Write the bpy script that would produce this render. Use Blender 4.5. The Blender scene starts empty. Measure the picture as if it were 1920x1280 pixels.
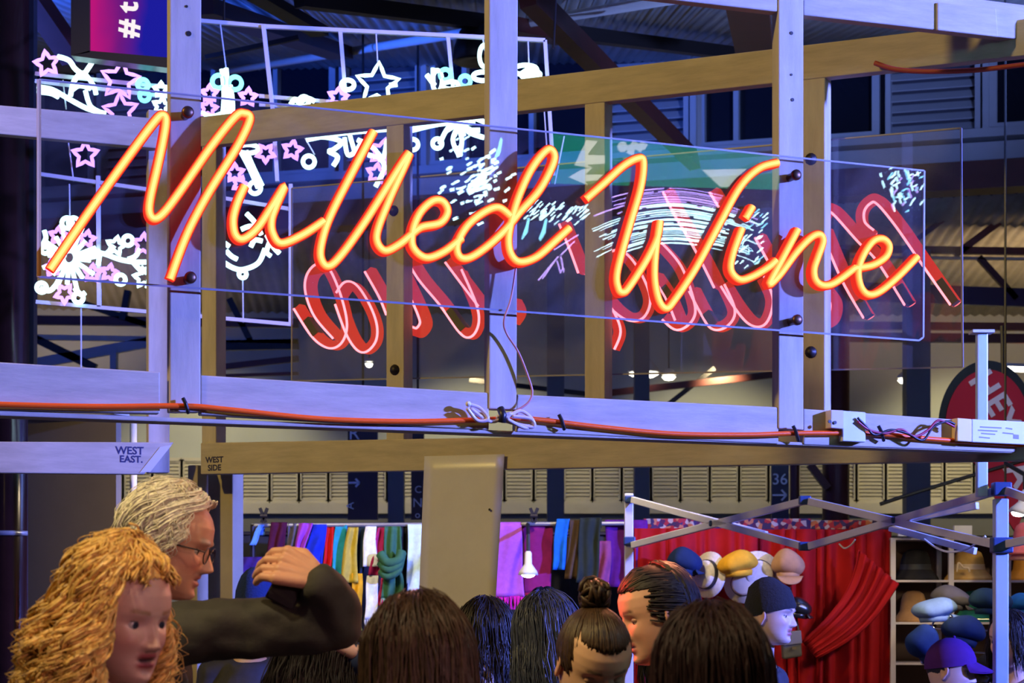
import bpy, bmesh, math, random
import numpy as np
from mathutils import Vector, Matrix, Euler, noise as mnoise

sc = bpy.context.scene
COL = sc.collection
random.seed(7); np.random.seed(7)
R = math.radians
HC = 1.6          # camera height
F = 3600.0        # focal length in pixels of the 1920 px frame
YH = 1127.0       # horizon row

# ------------------------------------------------------------------ camera
cd = bpy.data.cameras.new('camera'); cam = bpy.data.objects.new('camera', cd); COL.objects.link(cam)
cam.location = (0, 0, HC); cam.rotation_euler = (R(90), 0, 0)
cd.sensor_width = 36; cd.lens = F/1920*36; cd.shift_y = (YH-640)/1920
cd.clip_start = .1; cd.clip_end = 200
cd.dof.use_dof = True; cd.dof.focus_distance = 6.3; cd.dof.aperture_fstop = 8.0
sc.camera = cam
# ------------------------------------------------------------------ world
w = bpy.data.worlds.new('night'); sc.world = w; w.use_nodes = True
w.node_tree.nodes['Background'].inputs[0].default_value = (.10, .12, .30, 1)
w.node_tree.nodes['Background'].inputs[1].default_value = .06
sc.view_settings.view_transform = 'Standard'; sc.view_settings.look = 'None'
sc.view_settings.exposure = 0.0; sc.view_settings.gamma = 1; sc.view_settings.use_curve_mapping = False
sc.cycles.use_denoising = True
sc.cycles.max_bounces = 8; sc.cycles.transparent_max_bounces = 16
sc.cycles.sample_clamp_indirect = 4.0
# ------------------------------------------------------------------ lamps of the hall, and fill spots added for faces
def spot(name, loc, target, color, power, size=60, blend=.6, radius=.15):
    l = bpy.data.lights.new(name, 'SPOT'); l.energy = power; l.color = color
    l.spot_size = R(size); l.spot_blend = blend; l.shadow_soft_size = radius
    o = bpy.data.objects.new(name, l); COL.objects.link(o); o.location = loc
    o.rotation_euler = (Vector(target)-Vector(loc)).to_track_quat('-Z', 'Y').to_euler(); return o
def point(name, loc, color, power, radius=.1):
    l = bpy.data.lights.new(name, 'POINT'); l.energy = power; l.color = color; l.shadow_soft_size = radius
    o = bpy.data.objects.new(name, l); COL.objects.link(o); o.location = loc; return o
BLUE = (.14, .195, 1.0); WARM = (1, .70, .19)
spot('blue_flood', (8.5, 3.6, 4.2), (1.37, 7.23, 3.2), BLUE, 15500, 46, .5, .15)
spot('blue_roof_wash', (4.5, 8.0, 3.4), (2.5, 14.0, 7.6), (.22, .34, 1.0), 2600, 58, .6, .3)
spot('blue_roof_wash', (-5.6, 10.6, 3.4), (-2.8, 15.0, 7.4), (.03, .13, 1.0), 4200, 60, .6, .3)
spot('warm_flood', (-6.0, 2.6, 6.6), (0.3, 7.0, 2.5), WARM, 1400, 55, .6, .2)
spot('warm_crowd_light', (-1.8, 2.2, 5.0), (-.5, 3.8, 1.5), (1, .76, .42), 430, 60, .8, .1)
spot('neon_glow', (.5, 5.1, 2.1), (-.3, 3.4, 1.4), (1, .34, .16), 34, 140, .8, .12)
spot('warm_crowd_fill', (1.3, 2.0, 5.0), (.2, 4.2, 1.4), (1, .60, .32), 150, 50, .8, .1)  # added warm fill for the crowd's faces, no fitting of a bar
spot('pink_face_fill', (.75, 1.5, 1.95), (-.62, 3.65, 1.52), (1, .47, .52), 52, 26, .6, .12)  # added pink fill aimed at the blonde woman's face, no real fixture
spot('stall_lamp', (2.3, 9.5, 1.95), (1.85, 10.9, 1.15), (1, .85, .6), 26, 70, .8, .05)
spot('warm_face_fill', (1.5, 3.3, 2.05), (-.72, 4.2, 1.70), (1, .50, .24), 34, 24, .6, .08)  # added fill that warms the grey-haired man's face, source made up
spot('roof_glow_lamp', (5.3, 19.0, 3.6), (5.3, 20.3, 5.2), (1, .70, .40), 110, 110, .7, .1)
spot('roof_glow_lamp', (-5.2, 20.4, 3.4), (-5.0, 21.2, 5.0), (1, .72, .42), 60, 100, .7, .1)
spot('red_face_fill', (-.15, 5.0, 1.9), (.36, 4.74, 1.55), (1, .05, .03), 45, 50, .8, .05)  # added red spot for the woman in profile, not a stall fitting
for x in (-6.5, -3.4, -.4, 2.2, 5.2, 7.5):
    spot('hall_lamp', (x, 20.0, 4.1), (x, 22, 2.7), (1, .84, .46), 120, 84, .6, .12)
for x, y, z, e in ((-1.3, 9.6, 2.9, 16), (0.5, 9.7, 2.9, 18), (3.4, 9.2, 2.75, 13), (1.9, 9.7, 2.9, 2)):
    spot('stall_lamp', (x, y, z), (x, y+1.2, .6), (1, .80, .50), e*4.0, 120, .6, .06)

# ------------------------------------------------------------------ coordinates
def P(px, py, s):                       # a point seen at (px, py) at a scale of s pixels per metre
    return Vector(((px-960)/s, F/s, HC+(YH-py)/s))
NF = Vector((.332, -.943, 0)).normalized()
def sF(px): return 650-.0585*(px-73)     # front wall of the kiosk, receding to the right
def sB(px): return .0665*(px+6200)       # back wall of the kiosk, coming nearer to the right
def sL(px): return 440-.05*(px-345)*.9   # left wall of the kiosk, parallel to the front wall
fa, fb = P(73, 0, sF(73)), P(1730, 0, sF(1730)); fa.z = fb.z = 0
tF = (fb-fa).normalized(); NF = Vector((tF.y, -tF.x, 0))
ba, bb = P(380, 0, sB(380)), P(1900, 0, sB(1900)); ba.z = bb.z = 0
tB = (bb-ba).normalized(); NB = Vector((tB.y, -tB.x, 0))
CAM = Vector((0, 0, HC))
def on_plane(px, py, p0, n):
    d = Vector(((px-960)/F, 1, (YH-py)/F)); k = (p0-CAM).dot(n)/d.dot(n); return CAM+d*k
def PF(px, py, off=0): return on_plane(px, py, fa+NF*off, NF)
def PB(px, py, off=0): return on_plane(px, py, ba+NB*off, NB)
la = P(345, 0, 440); la.z = 0
def PL(px, py, off=0): return on_plane(px, py, la+NF*off, NF)
def lerp(a, b, t): return a+(b-a)*t

# ------------------------------------------------------------------ materials
MATS = {}
def mat(name, color, rough=.6, metal=0, noise=0, nscale=8, stretch=(1, 1, 1), bump=0, spec=.5, sheen=0, attr=False, sss=0, emit=None, estr=0):
    if name in MATS: return MATS[name]
    m = bpy.data.materials.new(name); m.use_nodes = True; MATS[name] = m
    nt = m.node_tree; b = nt.nodes['Principled BSDF']
    b.inputs['Base Color'].default_value = (*color, 1); b.inputs['Roughness'].default_value = rough
    b.inputs['Metallic'].default_value = metal; b.inputs['Specular IOR Level'].default_value = spec
    if sheen: b.inputs['Specular IOR Level'].default_value = .15
    if sss: b.inputs['Subsurface Weight'].default_value = sss; b.inputs['Subsurface Radius'].default_value = (.01, .004, .002)
    if emit: b.inputs['Emission Color'].default_value = (*emit, 1); b.inputs['Emission Strength'].default_value = estr
    src = None
    if attr:
        a = nt.nodes.new('ShaderNodeAttribute'); a.attribute_name = 'Col'
        nt.links.new(a.outputs['Color'], b.inputs['Base Color']); src = a.outputs['Color']
    if noise or bump:
        tc = nt.nodes.new('ShaderNodeTexCoord'); mp = nt.nodes.new('ShaderNodeMapping'); mp.inputs['Scale'].default_value = stretch
        n = nt.nodes.new('ShaderNodeTexNoise'); n.inputs['Scale'].default_value = nscale; n.inputs['Detail'].default_value = 6; n.inputs['Roughness'].default_value = .65
        nt.links.new(tc.outputs['Object'], mp.inputs['Vector']); nt.links.new(mp.outputs['Vector'], n.inputs['Vector'])
        if noise:
            r = nt.nodes.new('ShaderNodeMapRange'); r.inputs['From Min'].default_value = .25; r.inputs['From Max'].default_value = .75
            r.inputs['To Min'].default_value = 1-noise; r.inputs['To Max'].default_value = 1+noise
            nt.links.new(n.outputs['Fac'], r.inputs['Value'])
            mx = nt.nodes.new('ShaderNodeVectorMath'); mx.operation = 'SCALE'; mx.inputs[0].default_value = color
            if src: nt.links.new(src, mx.inputs[0])
            nt.links.new(r.outputs['Result'], mx.inputs['Scale']); nt.links.new(mx.outputs['Vector'], b.inputs['Base Color'])
        if bump:
            bp = nt.nodes.new('ShaderNodeBump'); bp.inputs['Strength'].default_value = bump; bp.inputs['Distance'].default_value = .01
            nt.links.new(n.outputs['Fac'], bp.inputs['Height']); nt.links.new(bp.outputs['Normal'], b.inputs['Normal'])
    return m
def glow(name, color, strength, sampled=True):
    if name in MATS: return MATS[name]
    m = bpy.data.materials.new(name); m.use_nodes = True; MATS[name] = m; nt = m.node_tree
    nt.nodes.clear(); e = nt.nodes.new('ShaderNodeEmission'); o = nt.nodes.new('ShaderNodeOutputMaterial')
    e.inputs[0].default_value = (*color, 1); e.inputs[1].default_value = strength; nt.links.new(e.outputs[0], o.inputs[0])
    if not sampled: m.cycles.emission_sampling = 'NONE'
    return m
def acrylic(name, haze, ior=1.45):
    m = bpy.data.materials.new(name); m.use_nodes = True; nt = m.node_tree; nt.nodes.clear()
    out = nt.nodes.new('ShaderNodeOutputMaterial'); tr = nt.nodes.new('ShaderNodeBsdfTransparent'); gl = nt.nodes.new('ShaderNodeBsdfGlossy')
    df = nt.nodes.new('ShaderNodeBsdfDiffuse'); df.inputs[0].default_value = (.8, .8, .85, 1)
    tr.inputs[0].default_value = (.93, .94, .96, 1); gl.inputs['Roughness'].default_value = .0
    lw = nt.nodes.new('ShaderNodeLayerWeight'); lw.inputs['Blend'].default_value = .5
    pw = nt.nodes.new('ShaderNodeMath'); pw.operation = 'POWER'; pw.inputs[1].default_value = 5; nt.links.new(lw.outputs['Facing'], pw.inputs[0])
    fr = nt.nodes.new('ShaderNodeMath'); fr.operation = 'MULTIPLY_ADD'; fr.inputs[1].default_value = .96; fr.inputs[2].default_value = .035; nt.links.new(pw.outputs[0], fr.inputs[0])
    tc = nt.nodes.new('ShaderNodeTexCoord'); n = nt.nodes.new('ShaderNodeTexNoise'); n.inputs['Scale'].default_value = 3.5; n.inputs['Detail'].default_value = 8; n.inputs['Distortion'].default_value = 1.2
    nt.links.new(tc.outputs['Object'], n.inputs['Vector'])
    r = nt.nodes.new('ShaderNodeMapRange'); r.inputs['From Min'].default_value = .35; r.inputs['From Max'].default_value = .8; r.inputs['To Min'].default_value = haze*.45; r.inputs['To Max'].default_value = haze*2.2
    nt.links.new(n.outputs['Fac'], r.inputs['Value'])
    m1 = nt.nodes.new('ShaderNodeMixShader'); m2 = nt.nodes.new('ShaderNodeMixShader')
    nt.links.new(fr.outputs[0], m1.inputs[0]); nt.links.new(tr.outputs[0], m1.inputs[1]); nt.links.new(gl.outputs[0], m1.inputs[2])
    nt.links.new(r.outputs[0], m2.inputs[0]); nt.links.new(m1.outputs[0], m2.inputs[1]); nt.links.new(df.outputs[0], m2.inputs[2])
    nt.links.new(m2.outputs[0], out.inputs[0]); return m

WOOD = mat('timber', (.50, .44, .34), .75, noise=.20, nscale=6, stretch=(3, 3, .5), bump=.15)
WOODH = mat('timber_rail', (.48, .42, .32), .78, noise=.20, nscale=6, stretch=(.8, .8, 5), bump=.15)
STEEL = mat('dark_steel', (.025, .02, .02), .5, .4)
MAROON = mat('maroon_paint', (.10, .018, .012), .5, noise=.2, nscale=5)
WHITEP = mat('white_paint', (.75, .74, .70), .5, noise=.08, nscale=3)
CREAM = mat('cream_paint', (.62, .58, .46), .6, noise=.10, nscale=3)
BLACKP = mat('black_plastic', (.012, .012, .014), .4)
CHROME = mat('chrome', (.8, .8, .82), .15, 1)
ALU = mat('powder_coated_steel', (.62, .62, .64), .4, .2, noise=.06, nscale=20)
NAVYPL = mat('navy_plastic', (.02, .05, .14), .4)
BRASSB = mat('rusty_bolt', (.12, .06, .04), .4, .8)

# ------------------------------------------------------------------ mesh builder
ROOT = {}
def catmull(pts, n=6, closed=False):
    pts = [Vector(p) for p in pts]; out = []; L = len(pts)
    if L < 3 and not closed: return [lerp(pts[0], pts[1], i/n) for i in range(n+1)]
    rng = range(L if closed else L-1)
    for i in rng:
        if closed: a, b, c, d = pts[i-1], pts[i], pts[(i+1) % L], pts[(i+2) % L]
        else: a, b, c, d = pts[max(i-1, 0)], pts[i], pts[i+1], pts[min(i+2, L-1)]
        for k in range(n):
            t = k/n
            out.append(.5*((2*b)+(c-a)*t+(2*a-5*b+4*c-d)*t*t+(3*b-a-3*c+d)*t**3))
    if not closed: out.append(pts[-1])
    return out
class MB:
    def __init__(s): s.v = []; s.f = []; s.mi = []; s.cur = 0
    def add(s, vs, fs):
        o = len(s.v); s.v += [Vector(v) for v in vs]; s.f += [[i+o for i in f] for f in fs]; s.mi += [s.cur]*len(fs)
    def box(s, c, size, rot=None):
        hx, hy, hz = [q/2 for q in size]; vs = [Vector((x*hx, y*hy, z*hz)) for x in (-1, 1) for y in (-1, 1) for z in (-1, 1)]
        if rot is not None: vs = [rot @ v for v in vs]
        c = Vector(c); s.add([c+v for v in vs], [(0, 1, 3, 2), (4, 6, 7, 5), (0, 4, 5, 1), (2, 3, 7, 6), (0, 2, 6, 4), (1, 5, 7, 3)]); return s
    def prism(s, pts, vec):
        vec = Vector(vec); n = len(pts); pts = [Vector(p) for p in pts]
        s.add(pts+[p+vec for p in pts], [list(range(n)), list(range(2*n-1, n-1, -1))]+[(i, i+n, (i+1) % n+n, (i+1) % n) for i in range(n)]); return s
    def bar(s, a, b, w, h, up=(0, 0, 1)):
        a, b = Vector(a), Vector(b); d = (b-a).normalized(); up = Vector(up)
        if abs(d.dot(up)) > .95: up = Vector((0, 1, 0))
        x = d.cross(up).normalized()*(w/2); z = x.cross(d).normalized()*(h/2)
        s.prism([a-x-z, a+x-z, a+x+z, a-x+z], b-a); return s
    def tube(s, pts, r, n=8, closed=False, caps=True, up=None):
        pts = [Vector(p) for p in pts]; L = len(pts); rs = r if hasattr(r, '__len__') else [r]*L
        vs = []; u = None
        for i, p in enumerate(pts):
            if closed: t = pts[(i+1) % L]-pts[i-1]
            else: t = pts[min(i+1, L-1)]-pts[max(i-1, 0)]
            t = t.normalized() if t.length > 1e-9 else Vector((0, 0, 1))
            if u is None:
                q = Vector(up) if up else (Vector((0, 0, 1)) if abs(t.z) < .9 else Vector((0, 1, 0)))
                u = (q-t*q.dot(t)).normalized()
            else:
                u = u-t*u.dot(t); u = u.normalized() if u.length > 1e-6 else t.orthogonal().normalized()
            v2 = t.cross(u)
            for k in range(n):
                a = 2*math.pi*k/n; vs.append(p+(u*math.cos(a)+v2*math.sin(a))*rs[i])
        fs = []
        for i in range(L if closed else L-1):
            j = (i+1) % L
            for k in range(n): fs.append((i*n+k, i*n+(k+1) % n, j*n+(k+1) % n, j*n+k))
        if caps and not closed: fs.append(list(range(n-1, -1, -1))); fs.append([(L-1)*n+k for k in range(n)])
        s.add(vs, fs); return s
    def lathe(s, prof, c, axis=(0, 0, 1), n=24, sq=(1, 1), ref=None):
        ax = Vector(axis).normalized(); c = Vector(c)
        x = Vector(ref) if ref else ax.orthogonal(); x = (x-ax*x.dot(ax)).normalized(); y = ax.cross(x)
        vs = []; L = len(prof)
        for r, h in prof:
            for k in range(n):
                a = 2*math.pi*k/n; vs.append(c+ax*h+(x*math.cos(a)*sq[0]+y*math.sin(a)*sq[1])*r)
        fs = [(i*n+k, i*n+(k+1) % n, (i+1)*n+(k+1) % n, (i+1)*n+k) for i in range(L-1) for k in range(n)]
        if prof[0][0] > 1e-4: fs.append(list(range(n-1, -1, -1)))
        if prof[-1][0] > 1e-4: fs.append([(L-1)*n+k for k in range(n)])
        s.add(vs, fs); return s
    def ball(s, c, r, n=16, m=10, M=None):
        rx, ry, rz = r if hasattr(r, '__len__') else (r, r, r); vs = []; c = Vector(c)
        for i in range(m+1):
            p = math.pi*i/m
            for k in range(n):
                a = 2*math.pi*k/n; v = Vector((rx*math.sin(p)*math.cos(a), ry*math.sin(p)*math.sin(a), rz*math.cos(p)))
                vs.append(c+(M @ v if M is not None else v))
        s.add(vs, [(i*n+k, (i+1)*n+k, (i+1)*n+(k+1) % n, i*n+(k+1) % n) for i in range(m) for k in range(n)]); return s
    def grid(s, rows):
        n = len(rows[0]); vs = [p for r in rows for p in r]
        s.add(vs, [(i*n+k, i*n+k+1, (i+1)*n+k+1, (i+1)*n+k) for i in range(len(rows)-1) for k in range(n-1)]); return s
    def mesh(s, name, mats, off=Vector((0, 0, 0)), smooth=False):
        me = bpy.data.meshes.new(name); me.from_pydata([tuple(v-off) for v in s.v], [], s.f); 
        for m in (mats if isinstance(mats, (list, tuple)) else [mats]): me.materials.append(m)
        if any(s.mi): me.polygons.foreach_set('material_index', s.mi)
        if smooth: me.polygons.foreach_set('use_smooth', [True]*len(s.f))
        me.update(); return me
    def build(s, name, mats, parent=None, smooth=False, bevel=0, solid=0, loc=None, recalc=True):
        if parent is not None: off = ROOT[parent.name]
        else:
            if loc is None:
                xs = [v.x for v in s.v]; ys = [v.y for v in s.v]
                loc = ((min(xs)+max(xs))/2, (min(ys)+max(ys))/2, min(v.z for v in s.v))
            off = Vector(loc)
        me = s.mesh(name, mats, off, smooth)
        if recalc:
            bm = bmesh.new(); bm.from_mesh(me); bmesh.ops.remove_doubles(bm, verts=bm.verts, dist=1e-6); bmesh.ops.recalc_face_normals(bm, faces=bm.faces); bm.to_mesh(me); bm.free()
        o = bpy.data.objects.new(name, me); COL.objects.link(o)
        if parent is not None: o.parent = parent
        else: o.location = off
        ROOT[o.name] = off
        if bevel:
            m = o.modifiers.new('b', 'BEVEL'); m.width = bevel; m.segments = 2; m.limit_method = 'ANGLE'
        if solid:
            m = o.modifiers.new('s', 'SOLIDIFY'); m.thickness = solid; m.offset = 0
        return o
def thing(name, label, cat, loc, group=None):
    o = bpy.data.objects.new(name, None); COL.objects.link(o); o.location = loc; o.empty_display_size = .05
    ROOT[o.name] = Vector(loc); o['label'] = label; o['category'] = cat
    if group: o['group'] = group
    return o
def tag(o, label, cat, group=None):
    o['label'] = label; o['category'] = cat
    if group: o['group'] = group
    return o
def structure(o, label=None):
    o['kind'] = 'structure'
    if label: o['label'] = label
    return o
def quad(pts, vec): return MB().prism(pts, vec)
def text(body, name, m, parent, origin, xdir, ydir, size, depth=.003, align='CENTER', bold=0):
    c = bpy.data.curves.new(name, 'FONT'); c.body = body; c.size = size; c.align_x = align; c.align_y = 'CENTER'; c.extrude = depth; c.offset = bold; c.resolution_u = 3
    t = bpy.data.objects.new(name, c); COL.objects.link(t)
    me = bpy.data.meshes.new_from_object(t.evaluated_get(bpy.context.evaluated_depsgraph_get())); bpy.data.objects.remove(t)
    x = Vector(xdir).normalized(); y = Vector(ydir); y = (y-x*y.dot(x)).normalized(); z = x.cross(y)
    off = ROOT[parent.name] if parent is not None else Vector((0, 0, 0)); o0 = Vector(origin)-off
    for v in me.vertices: v.co = o0+x*v.co.x+y*v.co.y+z*v.co.z
    me.materials.clear(); me.materials.append(m); me.name = name
    o = bpy.data.objects.new(name, me); COL.objects.link(o)
    if parent is not None: o.parent = parent
    ROOT[o.name] = off
    return o
# ================================================================== the setting
def bx3(x0, x1, y0, y1, z0, z1): return MB().box(((x0+x1)/2, (y0+y1)/2, (z0+z1)/2), (x1-x0, y1-y0, z1-z0))
FLOORM = mat('concrete_floor', (.10, .095, .09), .7, noise=.3, nscale=2, bump=.1)
structure(bx3(-10, 10, -4, 23, -.1, 0).build('floor', FLOORM))
# back wall with its louvre band
WALLM = mat('pale_plaster', (.52, .55, .50), .8, noise=.08, nscale=1.2)
wb = structure(bx3(-10, 10, 22, 22.2, 0, 5.6).build('wall_back', WALLM))
structure(bx3(-10, 10, 21.86, 22, 2.60, 2.72).build('trim_1', CREAM))
structure(bx3(-10, 10, 21.93, 22, 2.35, 2.60).build('trim_2', mat('grey_band', (.20, .20, .18), .7)))
slat_me = MB().box((0, 0, 0), (.60, .012, .042), Matrix.Rotation(R(-38), 3, 'X')).mesh('louvre_slat', CREAM)
ROOT['wall_back'] = ROOT[wb.name]
def louvre(x, z0, z1, wdt, parent, y=21.95, pitch=.042):
    fr = MB()
    for xx in (x-wdt/2, x+wdt/2): fr.box((xx, y, (z0+z1)/2), (.045, .06, z1-z0))
    fr.box((x, y, z0), (wdt, .06, .04)); fr.box((x, y, z1), (wdt, .06, .04)); fr.build('louvre_frame', CREAM, parent)
    m = MB(); rot = Matrix.Rotation(R(-38), 3, 'X'); k = z0+.04
    while k < z1-.02: m.box((x, y, k), (wdt-.03, .008, pitch*1.15), rot); k += pitch
    o = m.build('louvre_slats', CREAM, parent); o['kind'] = 'stuff'
x = -9.3
while x < 9.3:
    louvre(x, 2.74, 3.22, .32, wb); x += .335
# side walls keep the hall closed
structure(bx3(-10.2, -10, 6, 22, 0, 7.6).build('wall_left', WALLM)); structure(bx3(10, 10.2, 6, 22, 0, 7.6).build('wall_right', WALLM))
# upper wall standing on its girder: louvred bays between windows
U0 = P(100, 0, 175); U1 = P(1750, 0, 200); U0.z = U1.z = 0
tU = (U1-U0).normalized(); nU = Vector((tU.y, -tU.x, 0)); LU = (U1-U0).length
UW = mat('upper_wall_paint', (.42, .43, .45), .65, noise=.1, nscale=1.5)
def ubox(u0, u1, d0, d1, z0, z1):
    a = U0+tU*u0+nU*d0; b = U0+tU*u1+nU*d0
    return MB().prism([a+Vector((0, 0, z0)), b+Vector((0, 0, z0)), b+Vector((0, 0, z1)), a+Vector((0, 0, z1))], nU*(d1-d0))
wu = structure(ubox(-4.5, LU+3.5, -.25, -.12, 5.7, 7.6).build('wall_upper', mat('dark_void', (.05, .05, .07), .5)))
structure(ubox(-4.5, LU+3.5, -.2, .12, 5.42, 5.68).build('beam_girder', MAROON))
structure(ubox(-4.5, LU+3.5, -.12, .06, 5.68, 5.86).build('trim_3', UW)); structure(ubox(-4.5, LU+3.5, -.12, .10, 5.90, 5.98).build('trim_4', UW))
GLASSD = mat('dark_window_glass', (.01, .012, .02), .12, spec=.6)
u = LU-.42-2.75*4; wn = 0
uslat = MB().box((0, 0, 0), (.78, .012, .10), Matrix.Rotation(R(-40), 3, 'X')).mesh('louvre_slat', UW)
rotU = math.atan2(tU.y, tU.x)
while u < LU+3.0:
    if u > -4:
        fr = ubox(u-.02, u+.03, -.12, .05, 5.98, 7.2); 
        fr.v += []; b2 = ubox(u+.80, u+.85, -.12, .05, 5.98, 7.2); fr.add(b2.v, b2.f); fr.build('louvre_frame', UW, wu)
        for k in range(10):
            o = bpy.data.objects.new('louvre_slat', uslat); COL.objects.link(o); o.parent = wu
            o.location = U0+tU*(u+.415)+nU*(-.06)+Vector((0, 0, 6.05+k*.1))-ROOT[wu.name]; o.rotation_euler = (0, 0, rotU)
        wn += 1
        g = structure(ubox(u+.98, u+2.62, -.12, -.10, 6.02, 7.2).build('window_%d' % wn, GLASSD))
        f = MB()
        for q in (u+.93, u+1.28, u+1.98, u+2.60):
            t = ubox(q, q+(.07 if q in (u+.93, u+2.60) else .05), -.12, .0, 6.0, 7.2); f.add(t.v, t.f)
        t = ubox(u+.93, u+2.67, -.12, .02, 5.98, 6.04); f.add(t.v, t.f); f.build('window_frame', UW, g)
        t = ubox(u+.87, u+.93, -.12, .08, 5.98, 7.2); t.build('pilaster', UW, wu)
    u += 2.75
# high corrugated roof rising away from the kiosk, low roof beyond the girder
ROOFM = mat('corrugated_steel', (.34, .36, .38), .45, .3, noise=.25, nscale=1.5, stretch=(3, .5, 1))
def corrugated(name, x0, x1, ya, za, yb, zb, pitch, amp, m):
    n = int((x1-x0)/pitch*4); rows = []
    for (y, z) in ((ya, za), (yb, zb)):
        rows.append([Vector((x0+(x1-x0)*i/n, y, z+amp*math.sin(i*math.pi/2))) for i in range(n+1)])
    return structure(MB().grid(rows).build(name, m, smooth=True, solid=.004))
corrugated('ceiling_upper', -9, 9, 8.6, 4.75, 21.5, 7.45, .09, .011, ROOFM)
ORM = mat('old_roof_sheet', (.40, .36, .28), .6, .1, noise=.3, nscale=2)
n = 720; xs = [-10+20*i/n for i in range(n+1)]; am = [.014*math.sin(i*math.pi/2) for i in range(n+1)]
def yU(x): return U0.y+(x-U0.x)*(U1.y-U0.y)/(U1.x-U0.x)+.3
structure(MB().grid([[Vector((x, yU(x), 5.44+a)) for x, a in zip(xs, am)], [Vector((x, 22.2, 4.85+a)) for x, a in zip(xs, am)]]).build('ceiling_lower', ORM, smooth=True, solid=.004))
def zroof(y): return 4.75+(y-8.6)*(7.45-4.75)/(21.5-8.6)
def on_roof(px, py, d=.06):                # the point of the high roof seen at a pixel, d below the sheet
    dx, dz = (px-960)/F, (YH-py)/F; k = (2.7/12.9); y = (4.75-d-8.6*k-HC)/(dz-k); return Vector((dx*y, y, HC+dz*y))
# roof steelwork
tr = thing('roof_truss', 'dark maroon roof truss with a long tie rod and raking brace under the blue-lit roof', 'truss', (0, 15, 0))
MB().bar(on_roof(560, -2, .12), on_roof(1470, 112, .12), .085, .10).build('tie_beam', STEEL, tr)
MB().bar(on_roof(985, -15, .15), P(1300, 300, 215), .17, .10, (0, 1, 0)).build('brace', MAROON, tr)
MB().bar(P(1398, -15, 305), P(1415, 96, 255), .27, .08).build('bracket_plate', MAROON, tr)
MB().bar(on_roof(940, 45, .14), on_roof(1060, 70, .14), .16, .1).build('gusset', MAROON, tr)
tr2 = thing('roof_truss', 'short dark rafter crossing above the framed light motifs beside the screen', 'truss', (-3, 13, 0))
MB().bar(P(50, -20, 300), P(140, 110, 290), .16, .1).build('brace', MAROON, tr2)
MB().bar(on_roof(372, 12, .12), on_roof(640, 100, .12), .20, .1).build('rafter', mat('dark_rafter', (.05, .02, .035), .5), tr2)
MB().bar(P(385, 108, 278), P(560, 70, 278), .03, .03).build('tie_rod', STEEL, tr2)
MB().bar(P(480, -10, 310), P(600, 60, 285), .12, .06).build('gusset', STEEL, tr2)
d0, d1 = on_roof(430, 133, .10), on_roof(1275, -4, .10)
tag(MB().tube([d0, d1], .035, 12).build('conduit_tube', WHITEP, smooth=True), 'long white round tube slung under the corrugated roof', 'pipe')
pl = thing('pendant_speaker', 'black bell-shaped pendant hanging under the roof behind the middle timber post', 'pendant', P(893, 110, 270))
MB().lathe([(.03, .30), (.06, .28), (.12, .2), (.155, .1), (.165, 0), (.15, -.01), (.02, .02)], P(893, 115, 270), (0, 0, 1)).build('shade', BLACKP, pl, True)
MB().tube([P(868, 22, 270), P(868, 60, 270), P(880, 50, 270)], .012, 6).build('bracket', STEEL, pl)
# low truss steel seen warm under the girder
RUST = mat('rust_red_steel', (.22, .055, .03), .55, noise=.25, nscale=4); PALE = mat('pale_steel_edge', (.55, .48, .40), .5)
tl = thing('floor_truss', 'rust red lattice girder with crossed bracing at the far end of the acrylic panel', 'truss', (5, 18.8, 4.8))
for a, b, w_, m_, n_ in (((1790, 478), (1990, 330), .07, RUST, 'brace'), ((1560, 466), (2100, 474), .07, RUST, 'chord'), ((1560, 481), (2100, 488), .025, PALE, 'edge_strip'),
                         ((1835, 482), (1905, 560), .06, MAROON, 'brace'), ((1560, 545), (2100, 565), .18, mat('plum_steel', (.05, .02, .06), .5), 'chord'),
                         ((1560, 610), (2100, 614), .075, RUST, 'chord'), ((1560, 632), (2100, 636), .09, MAROON, 'chord'), ((1690, 470), (1815, 378), .05, MAROON, 'brace')):
    MB().bar(P(*a, 190), P(*b, 190), .06, w_).build(n_, m_, tl)
tl2 = thing('floor_truss', 'dark and lavender roof beams seen between the screen column and the corner post', 'truss', (-4, 19, 4.4))
for a, b, w_, m_, n_ in (((20, 690), (330, 632), .10, mat('grey_steel', (.35, .35, .40), .5), 'chord'), ((60, 600), (560, 606), .09, MAROON, 'chord'), ((20, 612), (180, 690), .08, STEEL, 'brace'),
                         ((214, 655), (214, 740), .12, mat('grey_steel', (.35, .35, .4), .5), 'upright'), ((130, 560), (320, 625), .06, STEEL, 'brace'), ((60, 632), (560, 640), .05, PALE, 'edge_strip'), ((240, 545), (230, 600), .09, STEEL, 'upright'),
                         ((400, 690), (560, 672), .06, MAROON, 'chord'), ((400, 648), (560, 645), .10, STEEL, 'chord'), ((400, 705), (560, 700), .03, RUST, 'edge_strip'), ((430, 560), (470, 640), .06, STEEL, 'brace')):
    MB().bar(P(*a, 190), P(*b, 190), .06, w_).build(n_, m_, tl2)
tl3 = thing('floor_truss', 'black sloping tie beam against the pale wall under the middle of the acrylic panels', 'truss', (1, 20.5, 4))
MB().bar(P(880, 712, 178), P(1130, 742, 178), .04, .05).build('chord', STEEL, tl3); MB().bar(P(1130, 738, 178), P(1560, 690, 178), .05, .07).build('chord', MAROON, tl3); MB().bar(P(1250, 760, 178), P(1340, 690, 178), .04, .05).build('brace', STEEL, tl3)
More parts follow.
